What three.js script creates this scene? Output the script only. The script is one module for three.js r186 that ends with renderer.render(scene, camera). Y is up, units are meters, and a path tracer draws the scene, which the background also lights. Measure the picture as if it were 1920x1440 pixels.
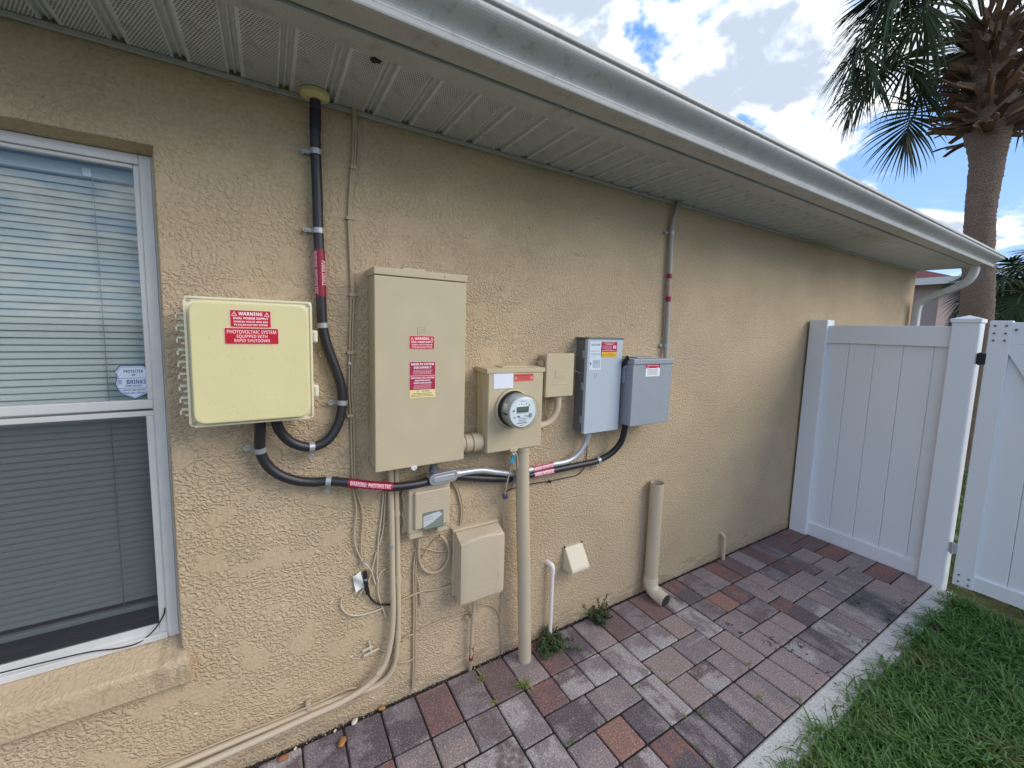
import * as THREE from 'three';
import { RoundedBoxGeometry } from 'three/addons/geometries/RoundedBoxGeometry.js';
import { mergeGeometries } from 'three/addons/utils/BufferGeometryUtils.js';

// ------------------------------------------------------------------ camera, sky, sun, exposure
const scene = new THREE.Scene();
const F = 760.33, PX = 962, PY = 696.3, CAM = new THREE.Vector3(0, 1.66, 1.66);
const camera = new THREE.PerspectiveCamera(2 * Math.atan(720 / F) * 180 / Math.PI, 4 / 3, 0.05, 600);
camera.position.copy(CAM);
camera.rotation.set(-0.102473, -0.542939, 0.02849, 'YXZ');
camera.setViewOffset(1920, 1440, -2, 23.7, 1920, 1440);
camera.updateMatrixWorld(true);
scene.add(camera);
const renderer = new THREE.WebGLRenderer({ antialias: true });
renderer.toneMapping = THREE.LinearToneMapping;
renderer.toneMappingExposure = 2.1;
renderer.shadowMap.enabled = true;
const sun = new THREE.DirectionalLight(0xfff4e4, 1.15);
const SUN = new THREE.Vector3(0.56, 0.52, 0.58).normalize();
sun.position.copy(SUN).multiplyScalar(30).add(new THREE.Vector3(3, 0, 0)); sun.target.position.set(3, 0, 0);
sun.castShadow = true; sun.shadow.radius = 80; sun.shadow.mapSize.set(2048, 2048);
Object.assign(sun.shadow.camera, { left: -12, right: 12, top: 12, bottom: -12, near: 1, far: 70 });
scene.add(sun, sun.target);

// ------------------------------------------------------------------ noise and helpers
function rngOf(seed) { let a = seed >>> 0; return () => { a = (a + 0x6D2B79F5) | 0; let t = Math.imul(a ^ (a >>> 15), 1 | a); t = (t + Math.imul(t ^ (t >>> 7), 61 | t)) ^ t; return ((t ^ (t >>> 14)) >>> 0) / 4294967296; }; }
const rnd = rngOf(20240611), R = (a, b) => a + (b - a) * rnd();
const PERM = new Uint8Array(512); { const r = rngOf(77), p = [...Array(256).keys()]; for (let i = 255; i > 0; i--) { const j = Math.floor(r() * (i + 1)); [p[i], p[j]] = [p[j], p[i]]; } for (let i = 0; i < 512; i++) PERM[i] = p[i & 255]; }
const G2 = new Float32Array(512); for (let i = 0; i < 256; i++) { const a = i / 256 * Math.PI * 2; G2[i * 2] = Math.cos(a); G2[i * 2 + 1] = Math.sin(a); }
function noise(x, y) {
  const xi = Math.floor(x), yi = Math.floor(y), fx = x - xi, fy = y - yi, X = xi & 255, Y = yi & 255;
  const u = fx * fx * fx * (fx * (fx * 6 - 15) + 10), v = fy * fy * fy * (fy * (fy * 6 - 15) + 10);
  const h00 = PERM[PERM[X] + Y] * 2, h10 = PERM[PERM[(X + 1) & 255] + Y] * 2, h01 = PERM[PERM[X] + ((Y + 1) & 255)] * 2, h11 = PERM[PERM[(X + 1) & 255] + ((Y + 1) & 255)] * 2;
  const a = G2[h00] * fx + G2[h00 + 1] * fy, b = G2[h10] * (fx - 1) + G2[h10 + 1] * fy, c = G2[h01] * fx + G2[h01 + 1] * (fy - 1), d = G2[h11] * (fx - 1) + G2[h11 + 1] * (fy - 1);
  return (a + u * (b - a) + v * (c + u * (d - c) - a - u * (b - a))) * 1.5;
}
function fbm(x, y, o = 4, g = 0.5) { let s = 0, a = 0.5; for (let i = 0; i < o; i++) { s += a * noise(x, y); x = x * 2.03 + 17.3; y = y * 2.03 + 5.7; a *= g; } return s; }
const sat = (x) => Math.min(1, Math.max(0, x)), ss = (a, b, x) => { x = sat((x - a) / (b - a)); return x * x * (3 - 2 * x); }, mix = (a, b, t) => a + (b - a) * t;

const QC = camera.quaternion.clone();
const rayAt = (x, y) => new THREE.Vector3((x - PX) / F, -(y - PY) / F, -1).applyQuaternion(QC);
function onAxis(x, y, k, v) { const d = rayAt(x, y); return d.multiplyScalar((v - CAM[k]) / d[k]).add(CAM); }
const Z = (x, y, z = 0) => onAxis(x, y, 'z', z);       // a point of the photograph on a plane parallel to the wall
const Y = (x, y, v = 0) => onAxis(x, y, 'y', v);       // ... at a height
const X = (x, y, v) => onAxis(x, y, 'x', v);           // ... on a plane parallel to the fence

const taken = new Map();
function numbered(n) { const k = taken.get(n) || 0; taken.set(n, k + 1); return k ? `${n}_${String(k).padStart(3, '0')}` : n; }
const tops = [];
function tag(o, label, category, group) { o.userData.label = label; o.userData.category = category; if (group) o.userData.group = group; return o; }
function thing(name, label, category, group) { const g = new THREE.Group(); g.name = numbered(name); scene.add(g); tops.push(g); return tag(g, label, category, group); }
function obj(name, geo, m, parent) { const o = new THREE.Mesh(Array.isArray(geo) ? (geo.length > 1 ? merge(geo) : geo[0]) : geo, m); o.name = parent ? name : numbered(name); (parent || scene).add(o); if (!parent) tops.push(o); return o; }
function part(name, parent) { const g = new THREE.Group(); g.name = name; parent.add(g); return g; }
function struct(name, geo, m) { const o = obj(name, geo, m); o.userData.kind = 'structure'; return o; }
function merge(list) {
  return mergeGeometries(list.map((g) => { g = g.index ? g.toNonIndexed() : g; for (const k of Object.keys(g.attributes)) if (!['position', 'normal', 'uv'].includes(k)) g.deleteAttribute(k); return g; }));
}
function rbox(x0, x1, y0, y1, z0, z1, r = 0.003, seg = 2) { const w = x1 - x0, h = y1 - y0, d = z1 - z0; const g = new RoundedBoxGeometry(w, h, d, seg, Math.min(r, w / 2.01, h / 2.01, d / 2.01)); g.translate((x0 + x1) / 2, (y0 + y1) / 2, (z0 + z1) / 2);
  const p = g.attributes.position, n = g.attributes.normal, uv = g.attributes.uv; for (let i = 0; i < p.count; i++) { const a = Math.abs(n.getX(i)), b = Math.abs(n.getY(i)), c = Math.abs(n.getZ(i)); if (c >= a && c >= b) uv.setXY(i, p.getX(i), p.getY(i)); else if (a >= b) uv.setXY(i, p.getZ(i), p.getY(i)); else uv.setXY(i, p.getX(i), p.getZ(i)); }
  return g; }
function box(x0, x1, y0, y1, z0, z1) { const g = new THREE.BoxGeometry(x1 - x0, y1 - y0, z1 - z0); g.translate((x0 + x1) / 2, (y0 + y1) / 2, (z0 + z1) / 2); return g; }
function curve(pts, tension = 0.5) { return new THREE.CatmullRomCurve3(pts, false, 'centripetal', tension); }
function tube(pts, r, seg = 0, rs = 12) { const c = pts.isCurve ? pts : curve(pts); return new THREE.TubeGeometry(c, seg || Math.max(8, pts.length ? pts.length * 6 : 40), r, rs, false); }
function cyl(a, b, r, r2 = r, rs = 20, open = false) { const d = b.clone().sub(a), g = new THREE.CylinderGeometry(r2, r, d.length(), rs, 1, open); g.applyQuaternion(new THREE.Quaternion().setFromUnitVectors(new THREE.Vector3(0, 1, 0), d.clone().normalize())); g.translate((a.x + b.x) / 2, (a.y + b.y) / 2, (a.z + b.z) / 2); return g; }
function zcyl(x, y, z0, z1, r, r2 = r, rs = 28) { return cyl(new THREE.Vector3(x, y, z0), new THREE.Vector3(x, y, z1), r, r2, rs); }
const V = (x, y, z) => new THREE.Vector3(x, y, z);
const pl = (list, z) => list.map(([a, b, c]) => Z(a, b, c ?? z));
function extrudeX(poly, x0, x1) {            // poly of [z, y]
  const s = new THREE.Shape(poly.map(([z, y]) => new THREE.Vector2(-z, y)));
  const g = new THREE.ExtrudeGeometry(s, { depth: x1 - x0, bevelEnabled: false });
  g.rotateY(Math.PI / 2); g.translate(x0, 0, 0); return g;
}
function sheet(profile, x0, x1, n = 1) {       // an open profile of [z, y] swept along x, uv in metres
  const pos = [], uv = [], idx = []; let s = 0;
  profile.forEach(([z, y], i) => { if (i) s += Math.hypot(z - profile[i - 1][0], y - profile[i - 1][1]); for (let k = 0; k <= n; k++) { const x = mix(x0, x1, k / n); pos.push(x, y, z); uv.push(x, s); } });
  for (let i = 0; i < profile.length - 1; i++) for (let k = 0; k < n; k++) { const a = i * (n + 1) + k, b = a + n + 1; idx.push(a, a + 1, b, a + 1, b + 1, b); }
  const g = new THREE.BufferGeometry(); g.setAttribute('position', new THREE.Float32BufferAttribute(pos, 3)); g.setAttribute('uv', new THREE.Float32BufferAttribute(uv, 2)); g.setIndex(idx);
  const f = g.toNonIndexed(); f.computeVertexNormals(); return f;
}

// ------------------------------------------------------------------ materials
const lin = (r, g, b) => new THREE.Color().setRGB(r, g, b);
function mat(c, rough = 0.6, o = {}) { return new THREE.MeshStandardMaterial({ color: c, roughness: rough, ...o }); }
function dataTex(w, h, fn, srgb = false) {
  const d = new Uint8Array(w * h * 4); for (let j = 0; j < h; j++) for (let i = 0; i < w; i++) { const c = fn(i, j), k = (j * w + i) * 4; if (typeof c === 'number') { d[k] = d[k + 1] = d[k + 2] = sat(c) * 255; } else { d[k] = sat(c[0]) * 255; d[k + 1] = sat(c[1]) * 255; d[k + 2] = sat(c[2]) * 255; } d[k + 3] = 255; }
  const t = new THREE.DataTexture(d, w, h); t.wrapS = t.wrapT = THREE.MirroredRepeatWrapping; t.magFilter = THREE.LinearFilter; t.minFilter = THREE.LinearMipmapLinearFilter; t.generateMipmaps = true; if (srgb) t.colorSpace = THREE.SRGBColorSpace; t.needsUpdate = true; return t;
}
const again = (t, u, v) => { const c = t.clone(); c.repeat.set(u, v); c.needsUpdate = true; return c; };

// sky: blue air with broken, bright-edged cloud, the same all round
{
  const W = 4096, H = 2048, d = new Float32Array(W * H * 4);
  const spots = [[1205, 95, .06, -.34], [1320, 80, .035, -.3], [1275, 25, .05, .25], [1365, 50, .05, .25], [1460, 110, .10, .22], [1050, 30, .2, .35], [1300, 190, .06, .25], [1400, 215, .03, -.2], [1470, 260, .05, .2], [1790, 300, .05, -.22], [1700, 300, .05, .15], [1690, 350, .03, -.25], [1880, 410, .05, -.25], [1560, 300, .04, .1], [1720, 400, .05, .15], [1600, 360, .03, -.12], [1490, 190, .12, .2], [1600, 250, .09, .2], [1840, 340, .05, .2]]
    .map(([x, y, r, s]) => [rayAt(x, y).normalize(), r, s]);
  for (let j = 0; j < H; j++) {
    const el = (j + .5) / H * Math.PI - Math.PI / 2, ce = Math.cos(el), y = Math.sin(el);
    for (let i = 0; i < W; i++) {
      const k = (j * W + i) * 4, az = ((i + .5) / W - .5) * 2 * Math.PI, x = Math.cos(az) * ce, z = Math.sin(az) * ce;
      let r, g, b;
      if (y < -0.02) { r = .30; g = .31; b = .27; }
      else {
        const t = Math.pow(sat(1 - y), 2.2); r = mix(.06, .30, t); g = mix(.17, .45, t); b = mix(.44, .66, t);
        const q = 1 / (Math.max(y, 0) + .16), px = x * q, pz = z * q;
        const wx = px + .35 * fbm(px * .9 + 11, pz * .9, 3), wz = pz + .35 * fbm(px * .9, pz * .9 + 23, 3);
        let n = fbm(wx * 1.5 + 3.1, wz * 1.5 - 1.7, 8, .6) * 1.15 + .06;
        for (const [v, rad, s] of spots) { const dt = v.x * x + v.y * y + v.z * z; if (dt > .94) n += s * Math.exp(-(1 - dt) * 2 / (rad * rad)); }
        const c = ss(-.10, .26, n), thick = ss(.06, .5, n + .45 * fbm(wx * 3.3 + 9, wz * 3.3, 6, .6));
        const sd = sat(x * SUN.x + y * SUN.y + z * SUN.z), glow = .2 * Math.pow(sd, 5);
        const lum = mix(.82, .36, thick) + glow;
        r = mix(r, lum * mix(1, .84, thick), c); g = mix(g, lum * mix(1, .97, thick), c); b = mix(b, lum * mix(1.0, 1.16, thick), c);
      }
      d[k] = r; d[k + 1] = g; d[k + 2] = b; d[k + 3] = 1;
    }
  }
  const t = new THREE.DataTexture(d, W, H, THREE.RGBAFormat, THREE.FloatType); t.mapping = THREE.EquirectangularReflectionMapping; t.magFilter = THREE.LinearFilter; t.colorSpace = THREE.LinearSRGBColorSpace; t.needsUpdate = true;
  scene.background = t; scene.environment = t; scene.backgroundIntensity = 1; scene.environmentIntensity = 1;
}

// stucco: short wormy ridges left by the trowel, with bare smooth patches between
const SW = 3.2, SH = 2.5;
const stuccoHeight = dataTex(2048, 1600, (() => {
  const w = 2048, h = 1600;
  return (i, j) => {
    const x = i / w * SW, y = j / h * SH, top = ss(1.7, 2.25, y + .3 * noise(x * 2.5, y * 2.5)) * .75;
    const wx = x + .008 * noise(x * 45, y * 45 + 9), wy = y + .008 * noise(x * 45 + 31, y * 45), f = mix(1, .62, top);
    const o = ss(-.25, .25, noise(x * 2.1 + 40, y * 2.1) + .3 * noise(x * 9, y * 9 + 50));            // two trowel directions
    const a1 = wx * .96 + wy * .28, b1 = -wx * .28 + wy * .96, a2 = wx * .82 - wy * .57, b2 = wx * .57 + wy * .82;
    const n1 = noise(a1 * 88 * f, b1 * 132 * f) + .5 * noise(a1 * 130 + 7, b1 * 190), n2 = noise(a2 * 92 * f + 70, b2 * 128 * f) + .5 * noise(a2 * 130 + 3, b2 * 180);
    const n = mix(n1, n2, o) + .42 * noise(x * 215, y * 230);
    const patch = ss(.21, .40, noise(x * 7.5 + 5, y * 9.5) + .45 * noise(x * 26, y * 30 + 3) - .05 + .17 * top);
    const worm = ss(-.42, .62, n), fine = noise(x * 420, y * 420) * .04, crack = top * .95 * ss(.055, .0, Math.abs(noise(x * 13 + 3, y * 17) + .35 * noise(x * 47, y * 47))) * ss(-.05, .2, noise(x * 6 + 8, y * 6));
    return mix(mix(worm, .62 + .22 * (worm - .5), top * .55), .6 + .05 * n, patch * .85 * (1 - .8 * ss(.7, 1.3, x))) * .8 - crack + fine + .12 + .08 * noise(x * 5, y * 5);
  };
})());
const stuccoColor = dataTex(1024, 800, (() => {
  const chips = []; const r = rngOf(5); for (let i = 0; i < 70; i++) chips.push([r() * SW, r() * r() * 1.1, .0016 + .0035 * r()]);
  const grid = new Map(); for (const c of chips) grid.set(Math.floor(c[0] * 10) + ',' + Math.floor(c[1] * 10), c);
  return (i, j) => {
    const x = i / 1024 * SW, y = j / 800 * SH, v = .93 + .07 * fbm(x * 2.2, y * 2.2, 4) + .05 * noise(x * 90, y * 90), p = .5 + .5 * noise(x * 1.7 + 9, y * 2.3);
    let c = [mix(.81, .79, p) * v, mix(.72, .70, p) * v, mix(.575, .585, p) * v];
    const s = ss(.35, .6, fbm(x * 7, y * 30 + 3, 4) + .55 * ss(.16, 0, y)); c = [mix(c[0], .50, s * .3), mix(c[1], .45, s * .3), mix(c[2], .37, s * .3)];
    const ch = grid.get(Math.floor(x * 10) + ',' + Math.floor(y * 10)); if (ch && Math.hypot(x - ch[0], (y - ch[1]) * 1.6) < ch[2] * (1 + .5 * noise(x * 300, y * 300))) c = [.93, .9, .84];
    return c;
  };
})(), true);
const sT = (t) => again(t, 1 / SW, 1 / SH);
const STUCCO = new THREE.MeshStandardMaterial({ map: sT(stuccoColor), bumpMap: sT(stuccoHeight), bumpScale: 0.0044, roughness: .82 });
const PLASTER = new THREE.MeshStandardMaterial({ map: sT(stuccoColor), bumpMap: again(stuccoHeight, .2, .2), bumpScale: 0.003, roughness: .8 });

// speckle / grime used by painted and plastic surfaces (uv in metres)
const grime = dataTex(512, 512, (i, j) => { const x = i / 512, y = j / 512; return .96 + .03 * fbm(x * 5, y * 5, 4) + .012 * noise(x * 170, y * 170) - .05 * ss(.68, .8, noise(x * 80 + 3, y * 80) + .2 * noise(x * 180, y * 180)); }, true);
const orange = dataTex(512, 512, (i, j) => .5 + .3 * noise(i / 7, j / 7) + .2 * noise(i / 3, j / 3));
function painted(c, rough = .55, rep = 2, o = {}) { return new THREE.MeshStandardMaterial({ color: c, roughness: rough, map: again(grime, rep, rep), bumpMap: again(orange, 5, 5), bumpScale: .00018, ...o }); }
const TAN = painted(lin(.60, .50, .33), .5), TANP = painted(lin(.58, .48, .34), .55), TAND = painted(lin(.50, .41, .29), .6);
const CREAM = painted(lin(.83, .735, .39), .42, 1.2), CREAML = painted(lin(.85, .79, .58), .45, 1.5);
const GREYL = painted(lin(.52, .58, .64), .38, 1.5), GREYM = painted(lin(.34, .37, .41), .42, 2), GREYD = painted(lin(.16, .17, .19), .5, 2);
const BLACK = mat(lin(.022, .022, .027), .42), BLACKD = mat(lin(.012, .012, .013), .6), GALV = painted(lin(.58, .61, .65), .38, 5, { metalness: .45 }), ZINC = painted(lin(.46, .47, .48), .36, 6, { metalness: .4 });
const ALU = painted(lin(.74, .73, .70), .48, 4, { metalness: .15 }), VINYL = mat(lin(.74, .77, .81), .38), WHITE = painted(lin(.8, .8, .79), .5, 2), DARK = mat(lin(.03, .028, .026), .9), WIRE = painted(lin(.50, .40, .27), .6, 3), WIREW = painted(lin(.62, .53, .40), .6, 3), RED = mat(lin(.22, .014, .02), .5);
const wornMetal = (rep) => dataTex(512, 512, (i, j) => { const x = i / 512, y = j / 512; const s = fbm(x * 3, y * 3, 4), g = noise(x * 130, y * 45), q = ss(.12, .55, fbm(x * 15 + 4, y * 7, 5)); const v = .93 + .06 * s + .03 * g - .09 * q; return [v, v * .995, v * .975]; }, true);
const gutTex = wornMetal();
const GUTTER = new THREE.MeshStandardMaterial({ color: lin(.60, .62, .64), roughness: .45, map: again(gutTex, 1.6, 3), bumpMap: again(orange, 2, 2), bumpScale: .0002, side: THREE.DoubleSide });
const FASCIA = new THREE.MeshStandardMaterial({ color: lin(.58, .60, .63), roughness: .5, map: again(gutTex, 1.1, 2.3), side: THREE.DoubleSide });
const SOFF = new THREE.MeshStandardMaterial({ color: lin(.80, .85, .92), roughness: .55, map: again(gutTex, 1.3, 1.9), side: THREE.DoubleSide, alphaTest: .5 });
SOFF.alphaMap = (() => { const t = dataTex(256, 256, (i, j) => { const row = Math.floor(j / 16), x = i + (row & 1 ? 7.5 : 0), cx = (Math.floor(x / 15) + .5) * 15, cy = row * 16 + 8, u = i / 256; if (u < .05 || u > .70) return 1; return Math.hypot(x - cx, j + .5 - cy) < 4.7 ? 0 : 1; }); t.wrapS = t.wrapT = THREE.RepeatWrapping; t.repeat.set(1 / .136, 1 / .136); return t; })();

// ------------------------------------------------------------------ print on labels (flat print only)
function canvasTex(w, h, draw) { const c = document.createElement('canvas'); c.width = w; c.height = h; const g = c.getContext('2d'); draw(g, w, h); const t = new THREE.CanvasTexture(c); t.colorSpace = THREE.SRGBColorSpace; t.anisotropy = 8; return t; }
function rr(g, x, y, w, h, r) { g.beginPath(); g.moveTo(x + r, y); g.lineTo(x + w - r, y); g.quadraticCurveTo(x + w, y, x + w, y + r); g.lineTo(x + w, y + h - r); g.quadraticCurveTo(x + w, y + h, x + w - r, y + h); g.lineTo(x + r, y + h); g.quadraticCurveTo(x, y + h, x, y + h - r); g.lineTo(x, y + r); g.quadraticCurveTo(x, y, x + r, y); g.closePath(); }
function line(g, s, cx, cy, size, maxw, col = '#fff', bold = true) { g.fillStyle = col; g.textAlign = 'center'; g.textBaseline = 'middle'; g.font = `${bold ? 'bold ' : ''}${size}px sans-serif`; const m = g.measureText(s).width; g.save(); g.translate(cx, cy); if (m > maxw) g.scale(maxw / m, 1); g.fillText(s, 0, 0); g.restore(); }
function tri(g, x, y, s, col = '#fff') { g.strokeStyle = col; g.lineWidth = s * .1; g.beginPath(); g.moveTo(x, y - s * .5); g.lineTo(x + s * .55, y + s * .45); g.lineTo(x - s * .55, y + s * .45); g.closePath(); g.stroke(); g.fillStyle = col; g.fillRect(x - s * .045, y - s * .2, s * .09, s * .35); g.fillRect(x - s * .045, y + s * .22, s * .09, s * .1); }
function bars(g, x, y, w, n, gap, col, seed) { const r = rngOf(seed); g.fillStyle = col; for (let i = 0; i < n; i++) { let p = x + w * .06 * r(); const end = x + w * (1 - .12 * r()); while (p < end) { const q = Math.min(end - p, w * (.03 + .07 * r())); g.fillRect(p, y + i * gap, q, gap * .42); p += q + w * .018; } } }
function decal(name, parent, tex, x0, x1, y0, y1, z, rough = .4, o = {}) { const g = new THREE.PlaneGeometry(x1 - x0, y1 - y0); g.translate((x0 + x1) / 2, (y0 + y1) / 2, z); return obj(name, g, new THREE.MeshStandardMaterial({ map: tex, roughness: rough, ...o }), parent); }
function decalPx(name, parent, tex, ax, ay, bx, by, z, o) { const a = Z(ax, ay, z), b = Z(bx, by, z); return decal(name, parent, tex, a.x, b.x, b.y, a.y, z, .4, o); }
const RD = '#c4112a', RD2 = '#a92a45';
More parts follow.
